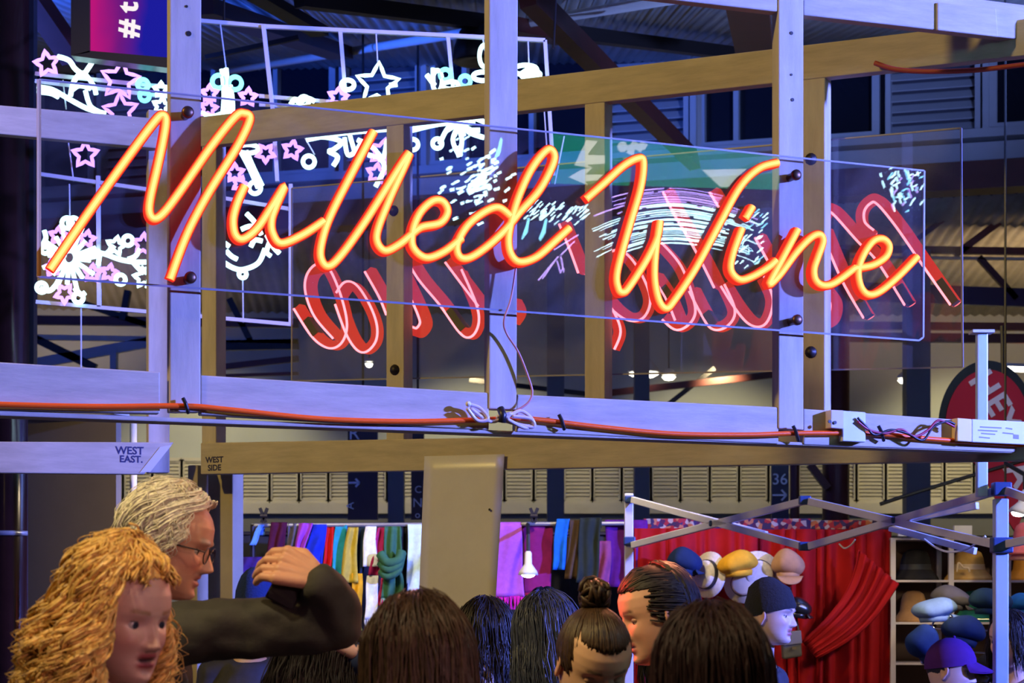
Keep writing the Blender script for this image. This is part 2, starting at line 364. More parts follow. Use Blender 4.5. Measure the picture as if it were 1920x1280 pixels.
# ceiling lamps far back
LAMPW = glow('lamp_disc', (1, .93, .75), 9)
for px, py, s, wd, where in ((1207, 698, 178, 30, 'beside the third slim timber post'), (1254, 703, 172, 14, 'small one next to the larger lamp'), (1697, 709, 178, 15, 'below the clear panel corner'), (692, 678, 185, 8, 'behind the left end of the rear panel')):
    t = thing('high_bay_lamp', 'glowing white hall lamp hanging far back, '+where, 'lamp', P(px, py, s))
    r = wd/s
    MB().lathe([(r*.2, r*.9), (r*.5, r*.75), (r, .02), (r*.97, .0)], P(px, py, s)).build('shade', WHITEP, t, True)
    MB().lathe([(r*.93, -.02), (r*.6, -.05), (0, -.06)], P(px, py, s)).build('bulb', LAMPW, t, True)
    MB().tube([P(px, py, s)+Vector((0, 0, r*.9)), Vector((P(px, py, s).x, P(px, py, s).y, 5.44-.59*(F/s-yU(P(px, py, s).x))/(22.2-yU(P(px, py, s).x))-.012))], .008, 5).build('rod', STEEL, t)
t = thing('tube_lamp', 'short white fluorescent tube glowing above the red teardrop banner', 'lamp', P(1905, 692, 200))
MB().tube([P(1888, 690, 200), P(1935, 692, 200)], .03, 8).build('tube', LAMPW, t); MB().bar(P(1885, 684, 200), P(1940, 686, 200), .06, .03).build('housing', WHITEP, t)
# building columns in front of the far louvres
GREYC = mat('grey_column_paint', (.16, .15, .15), .6, noise=.1, nscale=3)
for i, (x0, x1, s, lab) in enumerate(((727, 757, 190, 'grey square column behind the scarves, next to the arrow column'), (1026, 1058, 190, 'grey square column above the violet scarf'), (1190, 1218, 190, 'grey square column behind the canopy corner post'), (1700, 1745, 200, 'grey square column behind the canopy brace, left of the red banner'))):
    a = P(x0, 0, s); b = P(x1, 0, s); o = bx3(a.x, b.x, a.y, a.y+.2, 0, 4.9).build('column', GREYC); structure(o, lab)
for x0, x1, s, lab in ((1545, 1596, 200, 'maroon iron column with raking bracket'), (1484, 1502, 205, 'slim maroon iron column beside the number sign')):
    a = P(x0, 0, s); b = P(x1, 0, s); o = MB().lathe([((b.x-a.x)/2, 0), ((b.x-a.x)/2, 4.9)], ((a.x+b.x)/2, a.y+.1, 0), n=12).build('column', MAROON, smooth=True); structure(o, lab)
    if x0 == 1545: MB().bar(P(1518, 870, 200), P(1552, 915, 200), .07, .07).build('bracket', MAROON, o)
# hanging number banners on columns
SIGNN = mat('navy_sign', (.018, .012, .05), .4); SIGNW = mat('sign_lettering', (.85, .88, .95), .5)
def banner(x0, x1, y0, y1, s, lab, items, name='number_sign'):
    t = thing(name, lab, 'sign', P((x0+x1)/2, y1, s)); a = P(x0, y0, s); b = P(x1, y1, s)
    bx3(a.x, b.x, a.y, a.y+.05, b.z, a.z).build('board', SIGNN, t)
    MB().tube([P((x0+x1)/2, y0, s)+Vector((0, .03, 0)), P((x0+x1)/2, y0, s)+Vector((0, .03, zroof(a.y)-a.z))], .01, 5).build('hanger', STEEL, t)
    for body, px, py, h in items: text(body, 'lettering', SIGNW, t, P(px, py, s)+Vector((0, -.006, 0)), (1, 0, 0), (0, 0, 1), h/s*1.35)
    return t
def arrow(t, px, py, L, s, dirn=1):
    m = MB(); w_ = .016
    m.bar(P(px-L/2*dirn, py, s), P(px+L/2*dirn, py, s), .006, w_); m.bar(P(px+L*.15*dirn, py-L*.38, s), P(px+L/2*dirn, py, s), .006, w_); m.bar(P(px+L*.15*dirn, py+L*.38, s), P(px+L/2*dirn, py, s), .006, w_)
    for v in m.v: v.y -= .012
    m.build('arrow', SIGNW, t)
t = banner(1447, 1479, 770, 972, 215, 'narrow navy sign reading 36 with an arrow, on the slim maroon column', [('36', 1462, 899, 22)]); arrow(t, 1461, 928, 26, 215)
t = banner(652, 708, 795, 974, 230, 'navy hanging sign with a letter R and an arrow behind the scarf rail', [('R', 664, 813, 26)]); arrow(t, 664, 905, 20, 230)
text('A', 'lettering', SIGNW, t, P(657, 948, 230)+Vector((0, -.006, 0)), (0, 0, 1), (-1, 0, 0), .09)
t = banner(771, 795, 795, 974, 225, 'navy hanging sign with upright letters, half hidden by the taped paper sheet', [('C', 784, 918, 14), ('N', 783, 943, 18), ('o', 783, 965, 14)])
# iron column near the kiosk
COLM = mat('oxblood_column', (.028, .009, .007), .18, .1, spec=.9, noise=.3, nscale=6)
cc = P(20, 0, 350); col = MB(); n = 40; vs = []
o = MB().lathe([(.135, 0), (.135, .25), (.115, .3), (.108, .5), (.105, 6.2)], (cc.x, cc.y, 0), n=32).build('column', COLM, smooth=True); structure(o, 'tall oxblood iron column with a blue sheen at the kiosk corner')
MB().lathe([(.107, -.012), (.115, -.012), (.115, .012), (.107, .012)], (cc.x, cc.y, P(0, 1000, 350).z), n=32).build('band', mat('steel_band', (.55, .56, .6), .3, .6), o, True)
c2 = P(56, 0, 350); structure(bx3(c2.x-.03, c2.x+.025, c2.y-.02, c2.y+.06, 0, 6).build('trim_5', BLACKP))
# ================================================================== kiosk timber frame
kz = P(700, 1127, 480); kz.z = 0
kf = thing('timber_kiosk_frame', 'pale timber stall frame of posts and rails lit violet in front and amber inside', 'frame', kz)
def plankF(name, pts, off, th, m=WOOD, lab=None):
    o = MB().prism([PF(x, y, off) for x, y in pts], NF*-th).build(name, m, kf, bevel=.004)
    if lab: o['label'] = lab
    return o
def plankB(name, pts, off, th, m=WOOD, lab=None):
    o = MB().prism([PB(x, y, off) for x, y in pts], NB*-th).build(name, m, kf, bevel=.004)
    if lab: o['label'] = lab
    return o
def plankL(name, pts, off, th, m=WOOD):
    return MB().prism([PL(x, y, off) for x, y in pts], NF*-th).build(name, m, kf, bevel=.004)
p0 = plankF('post', [(318, -160), (378, -160), (376, 772), (318, 772)], -.03, .05)
p1 = plankF('post', [(917, -160), (972, -160), (969, 768), (917, 766)], -.03, .05)
p2 = plankF('post', [(1460, -160), (1507, -160), (1507, 806), (1460, 803)], -.03, .05)
# front rails
plankF('rail', [(-140, 670), (300, 697), (300, 775), (-140, 765)], -.035, .045, WOODH)
plankF('rail', [(376, 703), (917, 736), (917, 806), (376, 777)], -.035, .045, WOODH)
plankF('rail', [(969, 739), (1460, 763), (1460, 832), (969, 809)], -.035, .045, WOODH)
plankF('rail', [(1507, 766), (1990, 800), (1990, 851), (1507, 833)], -.035, .045, WOODH)
plankF('rail_batten', [(-140, 764), (1990, 848), (1990, 853), (-140, 774)], -.04, .09, WOODH)
plankF('rail', [(1507, -45), (1990, 18), (1990, 82), (1507, 28)], -.035, .045, WOODH)
plankF('rail', [(960, -110), (1460, -55), (1460, 22), (960, -35)], -.035, .045, WOODH)
plankF('splice_plate', [(1758, 4), (1868, 16), (1872, 69), (1758, 56)], -.025, .012, WOODH)
# back wall: top rail, bottom rail, studs
plankB('rail', [(376, 219), (1990, 27), (1990, 96), (376, 275)], .004, .05, WOODH)
plankB('rail', [(376, 830), (1990, 800), (1990, 862), (376, 889)], .006, .05, WOODH)
for x0, x1, yt, yb in ((724, 757, 205, 860), (1096, 1134, 160, 855), (1503, 1547, 120, 845), (378, 405, 240, 880)):
    plankB('stud', [(x0, yt), (x1, yt), (x1, yb), (x0, yb)], 0, .075)
# left wall
plankL('rail', [(-120, 187), (296, 222), (296, 278), (-120, 240)], .03, .05, WOODH)
plankL('rail', [(-120, 827), (326, 829), (270, 889), (-120, 885)], .03, .05, WOODH)
plankL('stud', [(278, 205), (318, 208), (318, 886), (278, 886)], -.02, .06)
# corner legs down to the ground
for x0, x1, s in ((352, 372, 436), (384, 441, 430)):
    a = P(x0, 872, s); a.z = 0; zt = P(x0, 872, s).z; wl = (x1-x0)/s/tB.x; MB().prism([a, a+tB*wl, a+tB*wl+Vector((0, 0, zt)), a+Vector((0, 0, zt))], NB*-.08).build('corner_leg', mat('grey_board', (.38, .32, .20), .7, noise=.12, nscale=6, bump=.1), kf, bevel=.004)
tm = MB(); tm.prism([PL(300, 838, .034), PL(322, 834, .034), PL(282, 884, .034), PL(262, 886, .034)], NF*-.004); tm.build('tape_strip', mat('white_tape', (.6, .58, .56), .5), kf)
INK = mat('marker_ink', (.02, .02, .09), .7)
text('WEST', 'lettering', INK, kf, PL(243, 845, .0305), tF, (0, 0, 1), .045, .0006, bold=.001); text('EAST.', 'lettering', INK, kf, PL(246, 861, .0305), tF, (0, 0, 1), .04, .0006, bold=.001)
text('WEST', 'lettering', INK, kf, PB(402, 862, .0065), tB, (0, 0, 1), .035, .0006, bold=.001); text('SIDE', 'lettering', INK, kf, PB(402, 877, .0065), tB, (0, 0, 1), .035, .0006, bold=.001)
b = MB()
for x, y, o_, rr in ((354, 63, -.029, .008), (1484, 62, -.029, .006), (1486, 187, -.029, .006), (1484, 140, -.029, .004), (350, 12, -.029, .004)): b.lathe([(rr, -.002), (rr, .001)], PF(x, y, o_), NF, 10)
b.build('screw_head', STEEL, kf)
for x, y in ((740, 693), (1520, 298), (1520, 660), (738, 395)): MB().lathe([(.022, -.002), (.022, .002), (.014, .006), (.013, .014), (.004, .016)], PB(x, y, .001), NB, 12).build('bolt_head', STEEL, kf, True)
# grey partition boards inside the kiosk
qa = P(62, 1127, 365); qa.z = 0; qw = (246-62)/365/tB.x
def pboard(z0, z1, d0, d1, w1): a = qa+NB*d0; return MB().prism([a+Vector((0, 0, z0)), a+tB*-w1+Vector((0, 0, z0)), a+tB*-w1+Vector((0, 0, z1)), a+Vector((0, 0, z1))] if False else [a+Vector((0, 0, z0)), a+tB*w1+Vector((0, 0, z0)), a+tB*w1+Vector((0, 0, z1)), a+Vector((0, 0, z1))], NB*(d1-d0))
tag(pboard(0, P(0, 785, 368).z, 0, .04, qw).build('partition_board', mat('dark_grey_board', (.24, .20, .12), .7, noise=.1, nscale=3)), 'tall dull grey partition board between the iron column and the grey-haired man', 'board')
tag(pboard(P(0, 785, 368).z, P(0, 774, 368).z, -.04, .08, qw+.02).build('partition_cap', CREAM), 'cream capping strip lying on top of the grey partition board', 'strip')
tag(MB().tube([P(250, 785, 368), Vector((P(250, 0, 368).x, P(250, 0, 368).y, 0))], .018, 10).build('tent_pole', CREAM, smooth=True), 'thin cream pole standing at the edge of the grey partition board', 'pole')
# ================================================================== neon signs
ACR1 = acrylic('clear_acrylic_front', .018); ACR2 = acrylic('clear_acrylic_rear', .034)
EDGE = mat('acrylic_edge', (.30, .28, .32), .35, spec=.5)
NEON = glow('neon_core', (1.0, .25, .055), 2.6); NEONB = glow('neon_side', (1.0, .035, .02), .85)
NEON2 = glow('neon_core_rear', (1.0, .13, .15), 2.4); NEONB2 = glow('neon_side_rear', (1.0, .05, .035), .75); NEONHL = glow('neon_highlight_rear', (1.0, .22, .26), 3.2)
NEONO = glow('neon_edge', (1.0, .15, .035), 2.1); NEONH = glow('neon_heart', (1.0, .34, .11), 3.0); NEONE = glow('neon_rim', (1.0, .07, .02), 1.5)
def sweep(mb, pts, N, prof, mids=None):
    L = len(pts); n = len(prof); vs = []; side = None
    for i, p in enumerate(pts):
        t = (pts[min(i+1, L-1)]-pts[max(i-1, 0)]); t = (t-N*t.dot(N)).normalized(); sd = t.cross(N)
        vs += [p+sd*a+N*b for a, b in prof]
    fs = [(i*n+k, i*n+(k+1) % n, (i+1)*n+(k+1) % n, (i+1)*n+k) for i in range(L-1) for k in range(n)]
    fs += [list(range(n-1, -1, -1)), [(L-1)*n+k for k in range(n)]]; mb.add(vs, fs)
    if mids: mb.mi[-len(fs):] = [mids[k] for i in range(L-1) for k in range(n)]+[0, 0]
STROKES = [
 [(94, 505), (170, 393), (250, 281), (290, 228), (304, 216), (311, 226), (306, 262), (295, 314), (282, 370), (280, 398), (289, 410), (306, 400), (336, 361), (395, 276), (440, 220), (458, 213), (468, 225), (443, 278), (392, 360), (351, 438), (319, 523)],
 [(459, 348), (445, 380), (437, 412), (441, 440), (456, 448), (482, 428), (511, 385), (533, 350), (518, 385), (509, 412), (511, 437), (527, 456), (566, 441), (608, 414)],
 [(701, 246), (660, 324), (620, 403), (604, 450), (601, 482), (614, 499), (638, 480), (686, 413), (767, 287), (731, 371), (709, 427), (707, 454), (722, 470), (747, 459), (771, 440)],
 [(771, 440), (790, 426), (825, 418), (839, 397), (830, 378), (811, 377), (788, 398), (774, 431), (774, 463), (798, 483), (832, 472), (866, 446)],
 [(957, 405), (934, 389), (907, 398), (877, 422), (859, 452), (857, 472), (866, 484), (885, 481), (917, 459), (950, 428), (974, 398), (1010, 358), (1034, 314), (1039, 290), (1026, 281), (998, 314), (974, 364), (960, 409), (953, 448), (958, 477), (975, 491), (1007, 481), (1044, 449), (1068, 427)],
 [(1099, 373), (1131, 345), (1169, 311), (1196, 297), (1206, 304), (1201, 351), (1180, 423), (1157, 508), (1159, 541), (1168, 548), (1180, 537), (1212, 487), (1232, 445), (1237, 414)],
 [(1237, 414), (1229, 470), (1227, 522), (1235, 563), (1249, 578), (1266, 560), (1305, 501), (1348, 421), (1387, 351), (1423, 316), (1459, 305)],
 [(1411, 387), (1398, 409)],
 [(1391, 428), (1374, 475), (1370, 506), (1386, 524), (1409, 519), (1439, 502), (1455, 488)],
 [(1496, 430), (1466, 486), (1442, 532), (1461, 516), (1494, 472), (1521, 445), (1537, 440), (1543, 453), (1533, 482), (1526, 505), (1529, 525), (1543, 535), (1565, 530), (1602, 503)],
 [(1602, 503), (1636, 497), (1661, 481), (1667, 461), (1655, 448), (1636, 453), (1617, 481), (1609, 510), (1614, 538), (1628, 552), (1650, 546), (1683, 519), (1720, 481)]]
sg = thing('neon_sign', 'clear acrylic sign with orange neon script reading Mulled Wine, on front posts', 'sign', PF(900, 540, 0))
pc = [(73, 149), (1733, 320), (1731, 632), (1723, 638), (73, 519)]
MB().prism([PF(x, y, 0) for x, y in pc], NF*-.006).build('acrylic_panel', ACR1, sg)
m = MB()
for a, b, e_ in ((0, 1, .0012), (1, 2, .005), (2, 3, .003), (3, 4, .003)):
    m.bar(PF(*pc[a], -.003), PF(*pc[b], -.003), .006, e_, NF)
m.build('panel_edge', EDGE, sg)
MB().bar(PF(*pc[4], -.003), PF(*pc[0], -.003), .012, .006, NF).build('panel_edge', mat('amber_lit_edge', (.75, .52, .30), .4), sg)  # warm light on this edge is put into its colour
def neon(paths, parent, PFN, N, off, wd, depth, core, body, sgn):
    for st in paths:
        pts = catmull([PFN(x, y, off) for x, y in st], 7)
        c = MB(); h = wd/2
        sweep(c, pts, N, [(h, 0)]+[(h*math.cos(a), sgn*h*math.sin(a)) for a in (math.pi*k/8 for k in range(1, 8))]+[(-h, 0)], [3, 1, 0, 2, 2, 0, 1, 3, 3])
        o = c.build('neon_tube', core, parent, True, recalc=False)
        bd = MB(); sweep(bd, pts, N, [(h*1.22, -sgn*.001), (-h*1.22, -sgn*.001), (-h*1.1, -sgn*depth), (h*1.1, -sgn*depth)])
        bd.build('tube_housing', body, o)
        if sgn < 0:
            ln = MB(); sweep(ln, pts, N, [(h*.75, depth), (h*1.3, depth), (h*1.3, depth+.006), (h*.75, depth+.006)]); ln.build('highlight_strip', NEONHL, o)  # glowing strip added as a highlight along the tube's edge
neon(STROKES, sg, PF, NF, .030, .025, .030, [NEON, NEONO, NEONH, NEONE], NEONB, 1)
for x, y in ((355, 522), (1488, 330), (1490, 601), (350, 213)):
    k = MB(); k.lathe([(.013, -.03), (.013, .012), (.018, .012), (.018, .022), (.012, .027), (0, .028)], PF(x, y, 0), NF, 14); k.build('standoff_bolt', BRASSB, sg, True)
REAR = [
 [(567, 577), (600, 628), (628, 648), (648, 640), (656, 610), (645, 560), (625, 513), (608, 504), (592, 521), (590, 550), (606, 592), (640, 632)],
 [(645, 570), (668, 630), (690, 656), (709, 642), (712, 615), (700, 580), (678, 545), (660, 538), (646, 556)], [(700, 508), (727, 556), (741, 590)],
 [(768, 520), (785, 556), (800, 590), (804, 610), (792, 625), (776, 619)], [(775, 480), (800, 522), (840, 570), (876, 620), (892, 627), (902, 605), (896, 572), (870, 512)],
 [(850, 490), (880, 530), (912, 572)], [(972, 566), (980, 586), (969, 605)], [(1064, 420), (1084, 468), (1100, 512)], [(1155, 655), (1166, 625), (1156, 595), (1140, 572)],
 [(1140, 552), (1164, 580), (1189, 596), (1212, 592), (1221, 560), (1198, 508), (1170, 480), (1143, 490)],
 [(1238, 519), (1262, 556), (1281, 600)], [(1255, 596), (1279, 614), (1302, 598), (1303, 570), (1280, 507), (1244, 464)], [(1258, 360), (1278, 400), (1299, 435), (1328, 487), (1354, 539)],
 [(1307, 545), (1326, 582), (1346, 612), (1368, 608), (1379, 585), (1360, 540)], [(1345, 360), (1362, 388)],
 [(1366, 535), (1392, 576), (1417, 604), (1439, 604), (1450, 566), (1434, 525)], [(1430, 445), (1460, 500)],
 [(1554, 434), (1592, 524), (1633, 595)], [(1554, 543), (1571, 569), (1567, 597), (1552, 608)], [(1549, 410), (1560, 394), (1576, 401), (1620, 450), (1658, 489), (1710, 571)],
 [(1640, 442), (1622, 425), (1620, 400), (1633, 381), (1653, 378), (1690, 420), (1740, 492), (1795, 570)]]
sg2 = thing('neon_sign', 'clear acrylic sign seen from its back, with dull red neon script, behind amber studs', 'sign', PB(1200, 705, -.09))
pc2 = [(547, 353), (1802, 240), (1805, 688), (547, 714)]
MB().prism([PB(x, y, -.082) for x, y in pc2], NB*-.006).build('acrylic_panel', ACR2, sg2)
m = MB()
for a, b in ((0, 1), (1, 2), (2, 3), (3, 0)): m.bar(PB(*pc2[a], -.085), PB(*pc2[b], -.085), .006, .008 if a == 1 else .003, NB)
m.build('panel_edge', EDGE, sg2)
neon(REAR, sg2, PB, NB, -.135, .030, .045, [NEON2]*4, NEONB2, -1)
CAPM = mat('tube_end_cap', (.06, .045, .03), .5)
for (x0, y0), (x1, y1) in (((1765, 528), (1795, 570)), ((1690, 538), (1710, 571)), ((1615, 565), (1633, 595)), ((850, 582), (876, 620)), ((583, 600), (601, 629)), ((1250, 540), (1264, 560)), ((1330, 588), (1346, 612))):
    m = MB(); sweep(m, [PB(x0, y0, -.128), PB(x1, y1, -.128)], NB, [(.016, 0), (-.016, 0), (-.0155, .043), (.0155, .043)]); m.build('tube_end', CAPM, sg2)
# ================================================================== cords and boxes on the front rail
CORDM = mat('orange_cord', (.95, .11, .004), .4)
cp = [(-140, 752), (0, 758), (180, 762), (345, 761), (430, 768), (600, 785), (760, 790), (900, 787), (990, 785), (1120, 800), (1260, 813), (1400, 815), (1500, 812), (1640, 813), (1760, 824), (1990, 838)]
tag(MB().tube(catmull([PF(x, y, -.022) for x, y in cp], 8), .0085, 10).build('extension_cord', CORDM, smooth=True), 'orange extension cord strapped along the lower front rail', 'cord')
for x, y, g in ((346, 760, 'beside the nearest front post'), (1051, 791, 'right of the clear cable bundle'), (1490, 812, 'at the foot of the third front post'), (1650, 812, 'by the loose black and red wires')):
    tag(MB().tube([PF(x-3, y-14, -.012), PF(x+2, y-4, -.008), PF(x+5, y+6, -.010), PF(x+7, y+14, -.02)], .006, 6).build('cable_tie', BLACKP), 'black cable tie round the orange cord '+g, 'tie')
CLEARW = mat('clear_cable', (.72, .60, .62), .25, spec=.6)
t = thing('cable_bundle', 'bundle of looped clear cable taped at the foot of the middle post', 'cable', PF(940, 790, -.01))
for pts in ([(878, 757), (900, 765), (915, 785), (895, 788), (876, 765)], [(882, 765), (920, 790), (960, 775), (930, 782)], [(940, 790), (975, 770), (1000, 790), (985, 802), (950, 785)], [(935, 785), (970, 795), (1000, 800), (995, 785), (960, 780)]):
    MB().tube(catmull([PF(x, y, -.004+random.uniform(0, .015)) for x, y in pts], 6), .006, 8).build('cable', CLEARW, t, True)
MB().tube([PF(938, 765, .0), PF(943, 778, .012), PF(941, 792, .008)], .012, 8).build('tape', BLACKP, t, True)
MB().ball(PF(878, 757, .002), .009).build('plug', WHITEP, t, True)
tag(MB().tube(catmull([PF(x, y, .012 if y < 620 else -.005) for x, y in ((968, 497), (958, 560), (945, 600), (950, 625), (972, 660), (990, 705), (998, 735), (990, 755), (968, 770))], 6), .0035, 6).build('neon_lead', mat('pink_wire', (.55, .22, .20), .4), smooth=True), 'thin pink lead hanging from the neon down the middle post', 'wire')
tf = thing('transformer', 'white neon transformer box with a cream end on the lower front rail', 'transformer', PF(1860, 830, -.01))
MB().prism([PF(x, y, -.034) for x, y in ((1812, 787), (1975, 795), (1975, 838), (1812, 830))], NF*.035).build('body', mat('white_label_box', (.72, .70, .72), .5), tf, bevel=.003)
MB().prism([PF(x, y, -.034) for x, y in ((1784, 785), (1811, 787), (1811, 830), (1784, 828))], NF*.037).build('end_cap', mat('cream_plastic', (.80, .62, .30), .5), tf, bevel=.003)
m = MB(); lm = mat('label_print', (.25, .22, .28), .6)
for yy, x0, x1 in ((800, 1838, 1878), (806, 1834, 1870), (812, 1840, 1866), (819, 1836, 1856), (802, 1886, 1898), (811, 1880, 1900)): m.bar(PF(x0, yy, .0015), PF(x1, yy+2, .0015), .001, .004, NF.cross(tF))
m.prism([PF(x, y, .001) for x, y in ((1900, 814), (1910, 815), (1910, 823), (1900, 822))], NF*.001); m.build('label_print', lm, tf)
jb = thing('junction_box', 'small white connector box on the lower front rail beside the third post', 'box', PF(1580, 815, -.01))
MB().prism([PF(x, y, -.034) for x, y in ((1572, 771), (1615, 774), (1615, 830), (1572, 828))], NF*.03).build('plate', mat('white_plate', (.66, .68, .74), .4), jb, bevel=.003)
MB().prism([PF(x, y, -.034) for x, y in ((1547, 770), (1571, 771), (1571, 806), (1547, 804))], NF*.04).build('connector', mat('cream_plastic2', (.60, .50, .42), .5), jb, bevel=.003)
MB().lathe([(.006, 0), (.006, .004)], PF(1555, 790, .006), NF, 8).build('socket', BLACKP, jb); MB().lathe([(.006, 0), (.006, .004)], PF(1565, 792, .006), NF, 8).build('socket', BLACKP, jb)
for lab, m_, pts in (('black wire looping from the connector box to the transformer', BLACKP, [(1608, 783), (1625, 800), (1640, 815), (1670, 806), (1700, 812), (1730, 825), (1750, 800), (1775, 790), (1790, 795)]),
                    ('red wire looping from the connector box to the transformer', mat('red_wire', (.35, .03, .06), .4), [(1608, 790), (1630, 806), (1660, 812), (1690, 805), (1715, 818), (1740, 806), (1760, 788), (1790, 800)])):
    tag(MB().tube(catmull([PF(x, y, .004) for x, y in pts], 6), .0045, 6).build('wire', m_, smooth=True), lab, 'wire')
tag(MB().tube(catmull([PB(x, y, .03) for x, y in ((1640, 118), (1680, 130), (1740, 134), (1820, 132), (1880, 126), (1990, 112))], 6), .009, 8).build('cord', mat('dark_red_cord', (.35, .045, .02), .5), smooth=True), 'dark red cord sagging under the upper amber rail', 'cord')
# paper sheet
ps = thing('paper_sheet', 'blank beige laminated paper sheet taped to the amber lower rail', 'sheet', PB(860, 1190, .03))
rows = []
for j in range(13):
    v = j/12; y = lerp(855, 1191, v)
    rows.append([PB(lerp(lerp(796, 783, v), lerp(946, 925, v), i/8), y-4*(i/8)*(1-v)+2*(i/8)*v, .02+.003*math.sin(i/8*3.1)+.05*v*v*(.3+.7*i/8)) for i in range(9)])
MB().grid(rows).build('sheet', mat('laminated_paper', (.62, .61, .64), .35, noise=.05, nscale=8, spec=.6), ps, True, solid=.002)
MB().prism([PB(x, y, .075) for x, y in ((881, 1184), (925, 1186), (924, 1194), (879, 1192))], NB*.003).build('tape_strip', mat('blue_grey_tape', (.40, .45, .55), .4), ps)
MB().lathe([(.005, 0), (.005, .002)], PB(918, 955, .033), NB, 8).build('pin_hole', BLACKP, ps)
# ================================================================== screen, exit sign
S = 395
scn = thing('display_screen', 'hanging digital display with a magenta to blue picture and white upright hashtag lettering', 'screen', P(225, 120, S))
def pris(pts, s, th, dy=0): return MB().prism([P(x, y, s)+Vector((0, dy, 0)) for x, y in pts], Vector((0, th, 0)))
fo, fi = [(133, -160), (352, -160), (352, 132), (133, 104)], [(168, -160), (340, -160), (340, 110), (168, 95)]
m = MB(); b_ = 0
for q in ([(133, -160), (168, -160), (168, 98), (133, 104)], [(133, 104), (168, 95), (340, 110), (352, 132)], [(340, -160), (352, -160), (352, 132), (340, 110)]):
    m.prism([P(x, y, S) for x, y in q], Vector((0, .10, 0)))
m.build('frame', BLACKP, scn)
sm = bpy.data.materials.new('screen_picture'); sm.use_nodes = True; nt = sm.node_tree; nt.nodes.clear()
o_ = nt.nodes.new('ShaderNodeOutputMaterial'); e_ = nt.nodes.new('ShaderNodeEmission'); g_ = nt.nodes.new('ShaderNodeTexCoord'); sx = nt.nodes.new('ShaderNodeSeparateXYZ')
rp = nt.nodes.new('ShaderNodeValToRGB'); rp.color_ramp.elements[0].color = (.62, .01, .24, 1); rp.color_ramp.elements[1].color = (.015, .015, .42, 1); rp.color_ramp.elements[0].position = .15; rp.color_ramp.elements[1].position = .75
el = rp.color_ramp.elements.new(.45); el.color = (.20, .012, .26, 1)
nz = nt.nodes.new('ShaderNodeTexNoise'); nz.inputs['Scale'].default_value = 3; ad = nt.nodes.new('ShaderNodeMath'); ad.operation = 'MULTIPLY_ADD'; ad.inputs[1].default_value = .25
nt.links.new(g_.outputs['Generated'], sx.inputs[0]); nt.links.new(g_.outputs['Generated'], nz.inputs['Vector']); nt.links.new(nz.outputs['Fac'], ad.inputs[0]); nt.links.new(sx.outputs['X'], ad.inputs[2])
nt.links.new(ad.outputs[0], rp.inputs[0]); nt.links.new(rp.outputs[0], e_.inputs[0]); nt.links.new(e_.outputs[0], o_.inputs[0]); e_.inputs[1].default_value = .8
pris([(168, -160), (340, -160), (340, 110), (168, 95)], S, .03, .02).build('picture', sm, scn)
SCW = glow('screen_white', (1, .9, .92), 1.0)
text('#', 'lettering', SCW, scn, P(240, 52, S)+Vector((0, .012, 0)), (.09, 0, 1), (-1, 0, .09), .135, .003, bold=.004)
text('t', 'lettering', SCW, scn, P(240, 12, S)+Vector((0, .012, 0)), (.09, 0, 1), (-1, 0, .09), .135, .003, bold=.004)
text('h', 'lettering', SCW, scn, P(240, -18, S)+Vector((0, .012, 0)), (.09, 0, 1), (-1, 0, .09), .135, .003, bold=.004)
MB().tube([P(240, -160, S)+Vector((0, .05, 0)), on_roof(240, -300)], .03, 8).build('hanger', STEEL, scn)
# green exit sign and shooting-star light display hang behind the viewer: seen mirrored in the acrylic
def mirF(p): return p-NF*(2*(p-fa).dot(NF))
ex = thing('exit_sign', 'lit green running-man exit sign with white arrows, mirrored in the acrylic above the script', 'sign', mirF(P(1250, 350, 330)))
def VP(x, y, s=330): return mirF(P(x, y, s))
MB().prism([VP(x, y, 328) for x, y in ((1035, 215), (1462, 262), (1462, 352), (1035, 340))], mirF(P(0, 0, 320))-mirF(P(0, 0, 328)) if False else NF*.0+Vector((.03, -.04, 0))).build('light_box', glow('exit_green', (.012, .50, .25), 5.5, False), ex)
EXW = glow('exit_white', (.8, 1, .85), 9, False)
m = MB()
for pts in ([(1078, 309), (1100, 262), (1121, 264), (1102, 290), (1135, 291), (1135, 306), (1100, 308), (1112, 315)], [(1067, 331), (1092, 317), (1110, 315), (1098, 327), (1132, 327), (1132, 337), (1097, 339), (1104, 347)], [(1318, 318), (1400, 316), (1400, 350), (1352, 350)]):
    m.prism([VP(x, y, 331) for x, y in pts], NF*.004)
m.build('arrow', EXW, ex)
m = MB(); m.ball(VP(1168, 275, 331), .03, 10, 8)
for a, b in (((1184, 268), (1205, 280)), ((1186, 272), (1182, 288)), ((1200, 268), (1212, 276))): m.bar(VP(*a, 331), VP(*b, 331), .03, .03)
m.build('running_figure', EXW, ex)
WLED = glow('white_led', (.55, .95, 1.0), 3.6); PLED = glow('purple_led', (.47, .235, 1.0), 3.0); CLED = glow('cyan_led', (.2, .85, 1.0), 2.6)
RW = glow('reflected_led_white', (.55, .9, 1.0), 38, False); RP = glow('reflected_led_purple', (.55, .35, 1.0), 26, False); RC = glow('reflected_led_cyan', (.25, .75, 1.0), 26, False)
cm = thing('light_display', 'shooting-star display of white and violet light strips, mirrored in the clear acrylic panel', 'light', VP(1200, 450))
mw, mp_, mc = MB(), MB(), MB(); rnd = random.Random(3)
